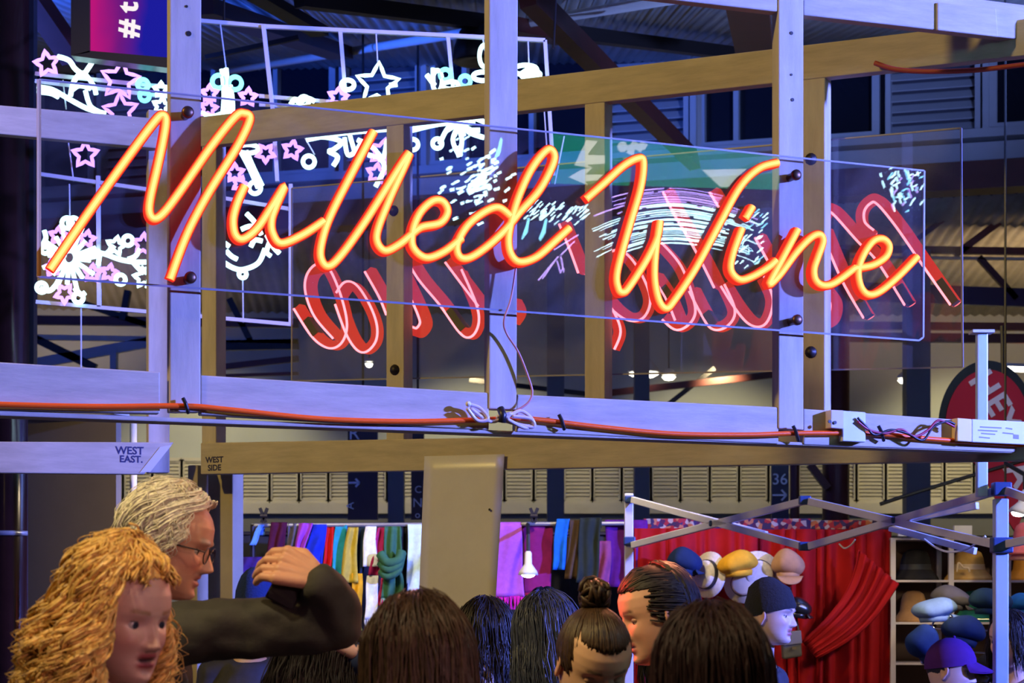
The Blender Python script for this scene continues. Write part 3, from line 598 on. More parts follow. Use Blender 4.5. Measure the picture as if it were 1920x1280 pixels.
for k in range(34):
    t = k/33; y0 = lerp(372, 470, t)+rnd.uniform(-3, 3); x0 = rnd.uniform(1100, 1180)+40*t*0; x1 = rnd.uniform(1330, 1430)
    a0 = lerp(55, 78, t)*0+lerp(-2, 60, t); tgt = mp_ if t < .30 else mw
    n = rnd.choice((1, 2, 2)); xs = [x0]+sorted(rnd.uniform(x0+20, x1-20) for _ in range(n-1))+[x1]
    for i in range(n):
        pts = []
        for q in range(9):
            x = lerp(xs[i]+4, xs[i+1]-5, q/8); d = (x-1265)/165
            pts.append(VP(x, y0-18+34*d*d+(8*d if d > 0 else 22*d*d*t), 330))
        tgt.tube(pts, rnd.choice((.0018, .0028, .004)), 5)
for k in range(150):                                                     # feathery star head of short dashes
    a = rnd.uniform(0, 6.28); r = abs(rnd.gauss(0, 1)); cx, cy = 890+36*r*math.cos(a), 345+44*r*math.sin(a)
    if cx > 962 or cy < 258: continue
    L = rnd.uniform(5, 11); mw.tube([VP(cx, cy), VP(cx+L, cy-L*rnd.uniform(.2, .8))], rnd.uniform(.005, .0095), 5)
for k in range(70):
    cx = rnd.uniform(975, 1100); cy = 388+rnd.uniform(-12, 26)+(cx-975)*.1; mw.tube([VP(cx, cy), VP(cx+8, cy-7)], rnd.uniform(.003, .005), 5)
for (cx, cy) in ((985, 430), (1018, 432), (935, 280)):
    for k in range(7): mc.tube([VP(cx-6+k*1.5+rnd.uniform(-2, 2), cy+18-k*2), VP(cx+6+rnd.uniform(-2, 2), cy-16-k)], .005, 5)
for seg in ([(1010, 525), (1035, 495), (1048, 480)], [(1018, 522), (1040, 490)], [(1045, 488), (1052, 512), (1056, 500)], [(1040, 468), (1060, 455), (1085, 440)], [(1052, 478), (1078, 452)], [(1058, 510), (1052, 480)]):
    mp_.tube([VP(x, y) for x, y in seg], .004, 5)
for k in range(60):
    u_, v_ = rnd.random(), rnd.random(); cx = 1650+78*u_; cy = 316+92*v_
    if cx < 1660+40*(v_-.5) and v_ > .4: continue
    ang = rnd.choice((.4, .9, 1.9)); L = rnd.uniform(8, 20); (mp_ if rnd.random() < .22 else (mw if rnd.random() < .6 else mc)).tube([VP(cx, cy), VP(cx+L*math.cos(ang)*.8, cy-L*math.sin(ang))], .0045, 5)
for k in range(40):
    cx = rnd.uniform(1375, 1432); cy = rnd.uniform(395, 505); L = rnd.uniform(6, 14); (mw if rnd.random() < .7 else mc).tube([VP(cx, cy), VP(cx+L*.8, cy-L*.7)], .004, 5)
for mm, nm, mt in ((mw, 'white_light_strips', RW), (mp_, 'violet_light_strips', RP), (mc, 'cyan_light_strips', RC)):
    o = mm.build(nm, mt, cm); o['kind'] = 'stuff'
# ================================================================== framed light motifs
LS = 385
ld = thing('light_display', 'white framed display of glowing stars, rings and swirls behind the kiosk', 'light', P(500, 610, LS))
def fbar(a, b, wpx, m_=ALU): MB().bar(P(*a, LS), P(*b, LS), .018, wpx/LS, (0, 1, 0)).build('frame_bar', m_, ld)
FRM = mat('frame_paint', (.75, .75, .80), .45)
for a, b, w_ in (((372, 39), (500, 50), 8), ((500, 50), (1022, 76), 8), ((1022, 76), (1038, 330), 8), ((494, 48), (512, 210), 15), ((512, 205), (520, 340), 8), ((68, 566), (545, 608), 8), ((545, 345), (545, 608), 6), ((184, 330), (186, 575), 8), ((72, 326), (275, 355), 7), ((840, 68), (850, 170), 6), ((638, 58), (650, 205), 6), ((282, 440), (282, 588), 6), ((415, 520), (545, 605), 0), ((66, 138), (320, 164), 5), ((66, 152), (320, 182), 5), ((486, 180), (632, 192), 4), ((486, 196), (620, 202), 4), ((410, 370), (545, 392), 4)):
    if w_: fbar(a, b, w_, FRM)
for x0, y0, x1, y1 in ((413, 45, 424, 130), (705, 60, 708, 116), (905, 70, 909, 95), (990, 74, 992, 130), (130, 345, 131, 412), (455, 522, 456, 605), (152, 570, 152, 690), (118, 150, 124, 205), (128, 265, 138, 340), (555, 230, 590, 290), (1020, 200, 1030, 345), (1058, 255, 1040, 345)):
    MB().tube([P(x0, y0, LS), P(x1, y1, LS)], .0035, 5).build('wire', FRM, ld)
LSF = LS+1.5
def rope(pts, m_, nm, r=.010, closed=False, smooth=True, n=5):
    p = [P(x, y, LSF) for x, y in pts]
    if smooth: p = catmull(p, n, closed)
    return MB().tube(p, r*1.3, 6, closed).build(nm, m_, ld, True)
def star(cx, cy, r, m_=PLED, rot=0, k=.48, tr=.0095):
    pts = []
    for i in range(10):
        a = R(rot-90+36*i); q = r if i % 2 == 0 else r*k; pts.append((cx+q*math.cos(a), cy+q*math.sin(a)))
    p = [P(x, y, LSF) for x, y in pts]; d = []
    for i in range(10):
        for t in (0, .5): d.append(lerp(p[i], p[(i+1) % 10], t))
    MB().tube(d, tr, 6, True).build('light_star', m_, ld, True)
def ring(cx, cy, r, m_=WLED, ry=None, tr=.009):
    rope([(cx+r*math.cos(a), cy+(ry or r)*math.sin(a)) for a in (2*math.pi*k/8 for k in range(8))], m_, 'light_ring', tr, True)
for a in ((88, 119, 25, -10), (225, 150, 38, 8), (226, 208, 34, -4), (393, 175, 17, 0), (391, 203, 18, 10), (465, 182, 18, 5), (634, 182, 20, 8), (498, 287, 19, 180), (548, 281, 20, 10), (440, 324, 19, 0), (450, 345, 16, 20), (109, 442, 18, 5), (163, 448, 17, 10), (98, 502, 17, -8), (173, 512, 18, 5), (121, 550, 20, 180), (205, 511, 17, 12), (269, 458, 22, 4), (716, 285, 26, 15), (706, 325, 20, 8), (160, 290, 26, 0)): star(*a[:3], PLED, a[3])
for a in ((302, 168, 15, 0), (303, 199, 18, 10), (708, 158, 42, 4), (217, 461, 19, 12), (269, 520, 20, -6)): star(*a[:3], WLED, a[3])
for a in ((268, 159, 10), (271, 180, 9), (410, 153, 12), (441, 156, 12), (579, 303, 11), (774, 271, 10), (820, 269, 9), (126, 418, 10), (138, 418, 10), (85, 467, 8), (78, 539, 9), (240, 451, 9), (226, 524, 9), (147, 558, 9), (455, 514, 7), (478, 352, 11), (872, 152, 10), (835, 140, 10), (570, 190, 9)): ring(*a, CLED if a[1] < 190 else WLED)
ring(652, 159, 12, WLED, 9); ring(908, 105, 9, WLED, 20); ring(905, 143, 18, WLED, 8); ring(985, 131, 22, WLED, 9); ring(995, 140, 18, WLED, 7); ring(465, 279, 20, WLED, 8); ring(820, 152, 9, WLED, 20); ring(845, 160, 16, WLED, 7)
W = 'light_swirl'
for p in ([(108, 106), (129, 113), (141, 129), (156, 138), (166, 127), (173, 116)], [(132, 180), (139, 152), (156, 137), (175, 160), (180, 177)], [(136, 168), (150, 160), (170, 166)], [(160, 170), (170, 199), (194, 213)], [(70, 163), (98, 168), (132, 187), (165, 204), (198, 213)], [(70, 172), (95, 175), (110, 182)],
          [(378, 211), (400, 218), (427, 209), (440, 214)], [(424, 128), (427, 165), (429, 213)], [(416, 130), (420, 175), (418, 212)], [(432, 160), (436, 190), (436, 214)], [(545, 196), (553, 186), (562, 192), (575, 184), (590, 190)],
          [(452, 285), (468, 315), (484, 352)], [(462, 283), (476, 315), (492, 348)], [(574, 258), (611, 257), (640, 266), (626, 280), (617, 284), (633, 294), (625, 311)], [(574, 262), (640, 250), (730, 242)], [(646, 258), (652, 290), (668, 282), (680, 262)], [(655, 250), (665, 285)], [(670, 262), (698, 276), (718, 296), (726, 262)], [(690, 290), (715, 300), (720, 318), (704, 350)],
          [(766, 246), (816, 234), (861, 228)], [(766, 240), (810, 228), (850, 226)], [(824, 270), (840, 240), (861, 230), (849, 262), (861, 292)], [(866, 232), (880, 248), (908, 258)], [(862, 224), (890, 222), (915, 232)], [(858, 236), (866, 262), (862, 290)], [(846, 222), (872, 242), (900, 244)],
          [(417, 490), (437, 502), (456, 505), (484, 493), (497, 466)], [(470, 463), (478, 450), (492, 452)], [(462, 400), (477, 416), (490, 440)], [(452, 430), (470, 424), (486, 432)], [(500, 440), (512, 462), (524, 475)], [(505, 455), (500, 472), (508, 480)], [(424, 470), (434, 480), (445, 486)], [(420, 455), (430, 462)],
          [(152, 476), (188, 474), (224, 486), (253, 491), (283, 491)], [(196, 478), (208, 468), (214, 460)], [(240, 486), (254, 480), (262, 466)], [(150, 485), (170, 482), (190, 478)], [(183, 468), (186, 480), (184, 497)], [(250, 492), (262, 505), (270, 512)], [(276, 500), (279, 520), (276, 540)], [(280, 415), (280, 455), (280, 490)],
          [(83, 432), (86, 446), (80, 462), (95, 462)], [(88, 458), (104, 466), (122, 482)], [(92, 470), (108, 482)], [(76, 540), (92, 545), (104, 535), (112, 520)], [(140, 540), (152, 552), (160, 548)], [(975, 140), (1000, 125), (1008, 135)], [(800, 140), (815, 160)], [(812, 128), (812, 160)], [(730, 160), (745, 158)]): rope(p, WLED, W, .0095)
for k in range(16):                                                     # burst of rays on the round ornament
    a = 2*math.pi*k/16+.1; r0, r1 = 8, (52 if k % 2 else 40)
    rope([(130+r0*math.cos(a), 483+r0*math.sin(a)*1.2), (130+r1*math.cos(a), 483+r1*math.sin(a)*1.25)], WLED, 'light_ray', .009, smooth=False)
for k in range(10):
    a = 2*math.pi*k/10; rope([(861+6*math.cos(a), 230+6*math.sin(a)), (861+30*math.cos(a), 230+26*math.sin(a))], WLED, 'light_ray', .009, smooth=False)
MB().tube([P(1038, 90, LS), on_roof(1045, -60)], .006, 5).build('hanger', STEEL, ld); MB().tube([P(420, 42, LS), on_roof(420, -80)], .006, 5).build('hanger', STEEL, ld)
# ================================================================== canopy frame of the hat stall
gz = thing('canopy_frame', 'grey folding canopy frame with scissor braces over the hat stall', 'frame', (P(1875, 0, 450).x, P(1875, 0, 450).y, 0))
def g3(px, py, dy=0):                                                   # plane of the front truss: 450 at px 1875, 360 at 1178
    s = lerp(360, 450, (px-1178)/(1875-1178)); return P(px, py, s)+Vector((0, dy, 0))
LEG = mat('blue_grey_leg', (.40, .50, .66), .4, .3)
for px, yt, s, w_ in ((1876, 935, 450, .055), (1179, 925, 360, .045)):
    a = P(px, yt, s); bx3(a.x-w_/2, a.x+w_/2, a.y-w_/2, a.y+w_/2, 0, a.z).build('leg', LEG if px > 1500 else ALU, gz, bevel=.004)
a = P(1846, 622, 452); bx3(a.x-.022, a.x+.022, a.y+.03, a.y+.07, P(0, 930, 452).z, a.z).build('mast', mat('pale_blue_mast', (.50, .66, .78), .4, .2), gz, bevel=.004)
bx3(a.x-.045, a.x+.045, a.y+.01, a.y+.09, a.z, a.z+.012).build('mast_cap', ALU, gz)
for (a, b) in (((1185, 937), (1504, 1024)), ((1185, 1022), (1504, 940)), ((1516, 940), (1868, 1022)), ((1516, 1024), (1868, 920)), ((1885, 920), (2060, 985)), ((1885, 1020), (2060, 985))):
    MB().bar(g3(*a, -.02), g3(*b, -.02), .022, .034).build('brace', ALU, gz, bevel=.003)
for (a, b) in (((1300, 960), (1450, 998)), ((1690, 975), (1860, 942)), ((1690, 985), (1856, 1030))): MB().bar(g3(*a, .25), g3(*b, .25), .022, .03).build('brace', WHITEP, gz, bevel=.003)
for px, py, w_ in ((1180, 936, .05), (1180, 1014, .06), (1508, 938, .055), (1508, 1024, .055), (1876, 917, .075), (1876, 1022, .085), (1336, 981, .04), (1678, 975, .04)):
    c = g3(px, py, -.015); MB().box(c, (w_, w_*.8, w_*.75)).build('joint', NAVYPL, gz, bevel=.006)
tag(MB().tube(catmull([P(x, y, 300) for x, y in ((1650, 945), (1720, 922), (1840, 886), (1990, 842))], 5), .012, 6).build('guy_rope', BLACKP), 'dark guy rope rising past the red banner', 'rope')
tag(MB().tube(catmull([g3(x, y, -.05) for x, y in ((1570, 1020), (1580, 1028), (1592, 1022), (1600, 1012))], 5), .004, 6).build('cable', WHITEP), 'short white cable looping off the canopy braces', 'cable')
tag(MB().tube(catmull([g3(x, y, .2) for x, y in ((1752, 1008), (1775, 1024), (1800, 1032), (1835, 1026), (1870, 1002))], 5), .005, 6).build('cable', WHITEP), 'white cable drooping over the hat shelf', 'cable')
# teardrop banner
bn = thing('teardrop_banner', 'red teardrop banner with black edge and white slanted capitals behind the transformer', 'banner', (P(1850, 0, 300).x, 12, 0))
def tear(k, dy):
    pts = []
    for i in range(33):
        t = i/32; a = math.pi*(1-t) if t <= 1 else 0
        pts.append((1852+92*k*math.cos(a)*-1*-1, 800-125*k*math.sin(a)))
    pts += [(1852+92*k, 830), (1925, 960), (1880, 1030), (1858, 1025), (1812, 830)] if False else [(1852+88*k, 850), (1930, 930), (1905, 1000-10*(1-k)), (1880, 960), (1838, 880), (1852-92*k, 805)]
    return [P(x, y, 300)+Vector((0, dy, 0)) for x, y in pts]
RED = mat('banner_red', (.55, .012, .03), .7); 
MB().prism(tear(1.0, .012), Vector((0, .006, 0))).build('edge', BLACKP, bn); MB().prism(tear(.86, 0), Vector((0, .006, 0))).build('face', RED, bn)
BW = mat('banner_white', (.85, .83, .85), .6)
dx = Vector((math.cos(R(58)), 0, -math.sin(R(58)))); dy_ = Vector((math.sin(R(58)), 0, math.cos(R(58))))
for ch, px, py in (('H', 1844, 722), ('E', 1868, 758), ('Y', 1886, 792), ('A', 1910, 888), ('T', 1862, 850)): text(ch, 'lettering', BW, bn, P(px, py, 300)+Vector((0, -.004, 0)), dx, dy_, .215, .002, bold=.006)
MB().tube([P(1881, 1127, 300)+Vector((0, .02, 0))+Vector((0, 0, -HC)), P(1881, 640, 300)+Vector((0, .02, 0)), P(1880, 610, 300)+Vector((0, .02, 0))], .012, 6).build('pole', BLACKP, bn)
tag(MB().tube([Vector((P(1885, 0, 330).x, P(1885, 0, 330).y, 0)), P(1885, 236, 330), on_roof(1885, -40)], .007, 6).build('hanging_cable', BLACKP), 'thin black cable dropping past the teardrop banner from the roof', 'cable')
def drape(name, lab, cat, x0, x1, yt, yb, s, m_, waves, amp, gather=0):
    rows = []; N = waves*8
    for j in range(15):
        v = j/14; rows.append([P(lerp(x0, x1, i/N)+gather*v*math.sin(i/N*3.14), lerp(yt, yb, v), s)+Vector((0, amp*math.sin(i/N*waves*6.283+1.5*math.sin(i*.31)+v*.8)*(.35+.65*v)+amp*.6*math.sin(i*.17+3*v), 0)) for i in range(N+1)])
    return tag(MB().grid(rows).build(name, m_, smooth=True, solid=.006), lab, cat)
# ================================================================== scarf rail
SS = 330
SY = F/SS
rail = thing('scarf_rail', 'long dark metal rail on end stands carrying the scarves', 'rail', (P(800, 0, SS).x, SY, 0))
zr = P(0, 981, SS).z
MB().tube([P(472, 985, SS), P(1180, 981, SS)], .012, 8).build('rod', mat('grey_rod', (.30, .30, .32), .4, .5), rail)
for px in (474, 1176):
    a = P(px, 983, SS); MB().tube([a, Vector((a.x, a.y, 0))], .014, 8).build('upright', STEEL, rail)
def cloth(name, c, **k): return mat(name, c, .85, noise=.18, nscale=30, sheen=.3, **k)
def scarf(lab, x0, x1, yt, X0, X1, yb, color, fringe=None, waves=3, amp=.016, s=SS, dy=0, knot=False, name='scarf', group='scarves on the rail', yfr=None, m_=None):
    t = thing(name, lab, 'scarf', P((X0+X1)/2, yb, s)+Vector((0, dy, 0)), group) 
    m_ = m_ or cloth('wool_'+'_'.join('%03d' % int(q*999) for q in color), color)
    rows = []; ph = random.uniform(0, 6); N = 15; seed = random.uniform(0, 50)
    for j in range(-3, 19):
        row = []
        for i in range(N+1):
            u = i/N
            if j < 0:   v = 0; x = lerp(x0, x1, u); y = yt+(-j)*6; yy = .03
            else: v = j/18; e = v+.10*math.sin(v*3.1); x = lerp(lerp(x0, X0, v), lerp(x1, X1, v), u)+1.6*math.sin(v*5+ph); y = lerp(yt, yb, v)+(2 if j == 0 else 0)-(2.5 if j == 0 else 0); yy = 0
            if knot and j >= 0: q = 1-.35*math.exp(-((v-.55)/.12)**2); xc = (lerp(x0, X0, v)+lerp(x1, X1, v))/2; x = xc+(x-xc)*q
            d = amp*(.8*math.sin(u*waves*4.1+ph+1.6*v+.8*math.sin(3*v+seed))+.5*math.sin(u*9.7+seed+2.2*v)+.35*math.sin(v*11+u*5+seed))*(.4+.6*v) if j >= 0 else 0
            row.append(P(x, y, s)+Vector((0, dy+yy-.016+d-.02*(v if j >= 0 else 0), 0)))
        rows.append(row)
    MB().grid(rows).build('cloth', m_, t, True, solid=.005)
    if knot:
        c = P((x0+x1)/2+(X0-x0)*.5, lerp(yt, yb, .5), s)+Vector((0, dy-.05, 0)); k = MB()
        for q in range(3): k.tube(catmull([c+Vector((-.06, 0, .05-.05*q)), c+Vector((-.02, -.03, .0-.04*q)), c+Vector((.04, -.03, .01-.03*q)), c+Vector((.06, .0, .06-.02*q))], 5), .028-.004*q, 8)
        k.build('loop', m_, t, True)
    if fringe:
        f = MB()
        for i in range(int(abs(X1-X0)/2.2)):
            x = lerp(X0, X1, (i+.5)/int(abs(X1-X0)/2.2)); f.tube(catmull([P(x, yb-1, s)+Vector((0, dy-.036, 0)), P(x+random.uniform(-2, 2), yb+(yfr or 15)*.5, s)+Vector((0, dy-.04, 0)), P(x+random.uniform(-4, 4), yb+(yfr or 15), s)+Vector((0, dy-.036, 0))], 3), .0028, 4)
        o = f.build('fringe', cloth('fringe_'+'_'.join('%03d' % int(q*999) for q in fringe), fringe), t); o['kind'] = 'stuff'
    return t
scarf('dark maroon scarf next to the black clothes peg', 508, 538, 980, 500, 532, 1085, (.07, .008, .03), waves=3)
scarf('charcoal grey scarf between the maroon and violet scarves', 540, 560, 982, 533, 556, 1075, (.10, .09, .11), waves=2, dy=.01)
scarf('violet purple scarf twisted to a narrow tail', 560, 586, 982, 552, 566, 1062, (.36, .06, .52), waves=2, dy=-.01)
scarf('royal blue scarf above the pointing hand', 586, 612, 984, 566, 606, 1060, (.01, .03, .45), waves=2)
scarf('bright red scarf hanging between blue and teal', 612, 630, 984, 604, 622, 1082, (.62, .012, .012), waves=2, dy=.02)
scarf('turquoise scarf hanging beside the red one', 630, 652, 985, 620, 644, 1085, (.02, .30, .38), waves=2, dy=.01)
scarf('mustard yellow scarf with a green fringe', 652, 672, 990, 640, 672, 1092, (.52, .40, .05), waves=2, dy=-.02)
scarf('amber lower tail of a scarf with lime tassels', 660, 680, 1076, 660, 680, 1155, (.70, .36, .01), fringe=(.40, .55, .12), waves=2, dy=-.035, yfr=26)
scarf('dark navy scarf behind the white one', 670, 688, 988, 662, 680, 1080, (.012, .025, .05), waves=2, dy=.012)
scarf('white scarf with a navy band and small black mark', 686, 706, 988, 680, 708, 1062, (.80, .86, .88), waves=1, dy=-.012, amp=.008)
scarf('white lower half of a scarf with a tasselled end', 690, 712, 1080, 684, 706, 1160, (.82, .88, .90), fringe=(.6, .65, .7), waves=1, dy=-.02, amp=.006)
scarf('crimson scarf folded beside the green one', 708, 722, 990, 690, 722, 1078, (.40, .02, .12), waves=2)
scarf('magenta and grey chequered scarf end below the crimson fold', 714, 726, 1085, 710, 724, 1135, (.50, .04, .16), waves=1, dy=-.02)
scarf('dark green scarf looped in a loose knot', 724, 754, 988, 716, 758, 1122, (.04, .14, .07), waves=3, dy=-.03, knot=True, fringe=(.3, .5, .3))
scarf('black scarf behind the green knot', 752, 768, 988, 746, 768, 1115, (.012, .012, .016), waves=2, dy=.02)
scarf('pale aqua white scarf beside the paper sheet', 764, 800, 984, 764, 800, 1110, (.62, .85, .88), waves=2, amp=.008)
scarf('lilac shawl with a magenta fringe, right of the paper sheet', 935, 976, 980, 928, 984, 1118, (.42, .10, .46), fringe=(.75, .02, .36), waves=2, amp=.008, yfr=24)
scarf('plum shawl hanging behind the clip lamp', 978, 1036, 986, 984, 1034, 1112, (.22, .012, .10), fringe=(.5, .02, .06), waves=2, amp=.008, dy=.03)
scarf('bright blue scarf looped over the rail, right of the clip lamp', 1044, 1068, 974, 1034, 1056, 1068, (.01, .14, .48), waves=2, dy=-.02)
scarf('brown scarf beside the bright blue one', 1068, 1092, 976, 1060, 1084, 1085, (.075, .045, .02), waves=2, dy=-.01)
scarf('dark olive scarf with a broad fold', 1088, 1128, 972, 1078, 1118, 1092, (.02, .028, .018), waves=3, dy=-.03)
scarf('red and blue patterned shawl by the dark olive scarf', 1118, 1146, 1015, 1104, 1142, 1098, (.25, .05, .12), waves=2)
scarf('deep purple shawl behind the canopy leg', 1136, 1216, 975, 1136, 1212, 1100, (.10, .01, .14), waves=4, dy=.05)
scarf('dark purple folded shawl low under the maroon scarf', 452, 492, 1045, 448, 488, 1090, (.05, .02, .16), waves=3)
scarf('crimson scarf end hanging below the pointing hand', 524, 552, 1085, 524, 550, 1140, (.42, .008, .03), waves=2, dy=-.01)
scarf('pale blue ribbon scarf tied at the peg', 486, 496, 985, 468, 480, 1022, (.12, .32, .75), waves=1, amp=.004)
for px, lab in ((497, 'black clothes peg clipped at the start of the scarf rail'), (1001, 'black clothes peg clipped above the plum shawl')):
    t = thing('clothes_peg', lab, 'peg', P(px, 978, SS))
    for d in (-1, 1): MB().bar(P(px-d*4, 980, SS)+Vector((0, -.06, 0)), P(px+d*7, 953, SS)+Vector((0, -.06, 0)), .012, .018).build('jaw', BLACKP, t)
    MB().lathe([(.012, -.02), (.012, .02)], P(px, 968, SS)+Vector((0, -.06, 0)), (1, 0, 0), 8).build('spring', STEEL, t)
drape('shade_sheet', 'added black sheet standing in for shade behind the row of scarves', 'cloth', 440, 1200, 1000, YH+HC*320, 320, mat('shade_black', (.018, .018, .022), .9), 12, .02)  # black sheet added so the gaps between scarves read as shade
MB().tube([P(430, 1000, 320), P(1210, 1000, 320)], .012, 6).build('rod', STEEL, rail)
# patterned textile edge and red curtains
PT = bpy.data.materials.new('patterned_textile'); PT.use_nodes = True; nt = PT.node_tree; bs = nt.nodes['Principled BSDF']; bs.inputs['Roughness'].default_value = .85
tc = nt.nodes.new('ShaderNodeTexCoord'); vo = nt.nodes.new('ShaderNodeTexVoronoi'); vo.inputs['Scale'].default_value = 40; rr = nt.nodes.new('ShaderNodeValToRGB'); rr.color_ramp.interpolation = 'CONSTANT'
for p_, c_ in ((0, (.30, .012, .02)), (.28, (.06, .006, .04)), (.48, (.42, .13, .05)), (.62, (.03, .015, .06)), (.85, (.38, .30, .26))):
    e_ = rr.color_ramp.elements.new(p_) if p_ not in (0,) else rr.color_ramp.elements[0]; e_.color = (*c_, 1)
sp_ = nt.nodes.new('ShaderNodeSeparateColor'); nt.links.new(tc.outputs['Object'], vo.inputs['Vector']); nt.links.new(vo.outputs['Color'], sp_.inputs[0]); nt.links.new(sp_.outputs[0], rr.inputs[0]); nt.links.new(rr.outputs[0], bs.inputs['Base Color'])
drape('patterned_shawl', 'red folk-patterned textile strip draped along the stall top', 'shawl', 1206, 1520, 972, 1000, 326, PT, 9, .012)
drape('patterned_shawl', 'second folk-patterned textile strip behind the hat stall braces', 'shawl', 1520, 1680, 975, 992, 322, PT, 5, .012)
REDC = mat('red_curtain', (.32, .006, .008), .8, noise=.1, nscale=20, sheen=.3)
zf = YH+HC*329
drape('curtain', 'deep red curtain backing the wall of hats', 'curtain', 1190, 1420, 990, zf, 330, REDC, 9, .03)
drape('curtain', 'deep red curtain gathered in folds beside the hat shelf', 'curtain', 1415, 1672, 992, zf, 329, REDC, 10, .05)
sw = []
for j in range(17):                                                     # swag pulled across the curtain
    v = j/16; sw.append([P(lerp(1640, 1515, v)+lerp(-30, 45, i/30)*(1-.62*v)+26*math.sin(3.14*v)*(1-.5*i/30), lerp(1055, 1215, v)+lerp(-25, 40, i/30)*(1-.5*v)+14*math.sin(3.14*v)*(i/30), 333.5)+Vector((0, .028*math.sin(i*1.05+2*v)*(1-.5*v)+.015*math.sin(i*2.3), 0)) for i in range(31)])
tag(MB().grid(sw).build('curtain_swag', REDC, smooth=True, solid=.006), 'red cloth swag pulled sideways across the gathered curtain', 'cloth')
# clip lamps
CLW = glow('clip_lamp_bulb', (.9, 1, .92), 14)
for px, py, s, lab, tilt in ((990, 1078, 334, 'white clip lamp glowing over the plum shawl', 0), (1897, 965, 345, 'grey clip lamp shining down at the top of the hat shelf', .5)):
    c = P(px, py, s)+Vector((0, -.14, 0)); t = thing('clip_lamp', lab, 'lamp', c); ax = Vector((tilt*.6, 0, 1)).normalized()
    MB().lathe([(.055, 0), (.048, .02), (.03, .045), (.02, .06), (.018, .12), (.012, .13)], c, ax, 20).build('lamp_shade', mat('lamp_shade_white', (.7, .72, .72), .4), t, True, solid=.003)
    MB().ball(c+ax*.006, (.040, .040, .022), 14, 8).build('bulb', CLW, t, True)
    MB().tube([c+ax*.12, c+ax*.16+Vector((0, .05, .06)), c+Vector((0, .27, .29))], .012, 6).build('clip_arm', BLACKP, t)
# ================================================================== hat shelf and hats
hs = thing('hat_shelf', 'pale metal shelf rack divided into bays holding felt hats', 'shelf', (P(1780, 0, 330).x, P(0, 0, 330).y, 0))
SH = mat('shelf_paint', (.55, .48, .46), .5)
for px in (1674, 1783, 1890, 1996):
    a = P(px, 1008, 330); bx3(a.x-.014, a.x+.014, a.y-.014, a.y+.014, 0, a.z).build('upright', SH, hs)
    bx3(a.x-.014, a.x+.014, a.y+.30, a.y+.33, 0, a.z).build('upright', SH, hs)
for py in (1008, 1087, 1166, 1242, 1340, 1480):
    a, b = P(1670, py, 330), P(2000, py, 330); bx3(a.x, b.x, a.y-.01, a.y+.33, a.z-.012, a.z).build('shelf_board', SH, hs)
a, b = P(1670, 1008, 330), P(2000, 1008, 330); bx3(a.x, b.x, a.y+.33, a.y+.335, 0, a.z).build('back_panel', mat('brown_panel', (.10, .055, .035), .8), hs)
for px in (1700, 1805): MB().box(P(px, 995, 331), (.10, .03, .06)).build('price_card', WHITEP, hs)
def felt(name, c): return mat('felt_'+name, c, .9, noise=.15, nscale=25, sheen=.4)
def cloche(px, py, s, wpx, m_, lab, band=None, dy=.15, group='felt hats in the rack', ax=(0, 0, 1), flat=False):
    r = wpx/2/s; t = thing('brim_hat', lab, 'hat', P(px, py, s)+Vector((0, dy, 0)), group); c = P(px, py, s)+Vector((0, dy, 0))
    MB().lathe([(r, -.002), (r*.96, .012), (r*.72, .05), (r*.66, .06), (r*.60, .12), (r*.50, .155), (r*.3, .172), (0, .176)] if not flat else [(r, .0), (r, .006), (r*.62, .012), (r*.58, .05), (r*.5, .058), (0, .058)], c, ax, 28).build('crown', m_, t, True, solid=.003)
    if band: MB().lathe([(r*.69, .052), (r*.675, .058), (r*.645, .082), (r*.655, .088)] if not flat else [(r*.64, .012), (r*.63, .014), (r*.61, .032), (r*.63, .036)], c, ax, 28).build('hat_band', band, t, True, solid=.003)
    return t
RIB = mat('cream_ribbon', (.75, .55, .30), .5); BLK = felt('black', (.02, .018, .018)); NVY = felt('navy', (.012, .025, .07)); TAN = felt('tan', (.50, .27, .08))
cloche(1727, 1086, 330, 88, BLK, 'black cloche hat in the upper bay of the rack', mat('dark_band', (.03, .03, .03), .6))
cloche(1828, 1086, 330, 92, felt('camel', (.55, .32, .09)), 'camel cloche hat with a cream ribbon bow on the upper shelf', RIB)
t = bpy.data.objects[[o.name for o in COL.objects if o.get('label', '').startswith('camel cloche')][0]]
m = MB()
for d in (-1, 1): m.tube(catmull([P(1806, 1064, 330)+Vector((0, -.0, 0)), P(1806+d*9, 1060+5*d, 330), P(1806+d*12, 1072, 330)], 5), .006, 6)
m.build('bow', RIB, t, True)
cloche(1908, 1040, 332, 84, felt('pink', (.75, .16, .16)), 'coral pink hat stacked on top of the rack', mat('pink_band', (.7, .3, .28), .6), dy=-.22)
cloche(1914, 1050, 332, 80, felt('rose', (.65, .30, .26)), 'dusty rose hat underneath the coral pink hat', None, dy=-.22)
cloche(1936, 1086, 330, 70, felt('orange', (.65, .28, .04)), 'orange felt hat in the far bay of the upper shelf', None)
cloche(1723, 1165, 330, 76, felt('caramel', (.48, .25, .10)), 'caramel hat behind the blue grey flat cap', None)
cloche(1838, 1165, 330, 80, felt('teal', (.02, .16, .12)), 'dark teal hat on the middle shelf behind the chrome stand', None)
hp = P(1911, 1048, 332)+Vector((0, -.22, 0)); tag(MB().tube([hp, Vector((hp.x, hp.y, 0))], .012, 8).build('hat_pole', CHROME, smooth=True), 'thin chrome pole carrying the coral pink hats before the rack', 'pole')
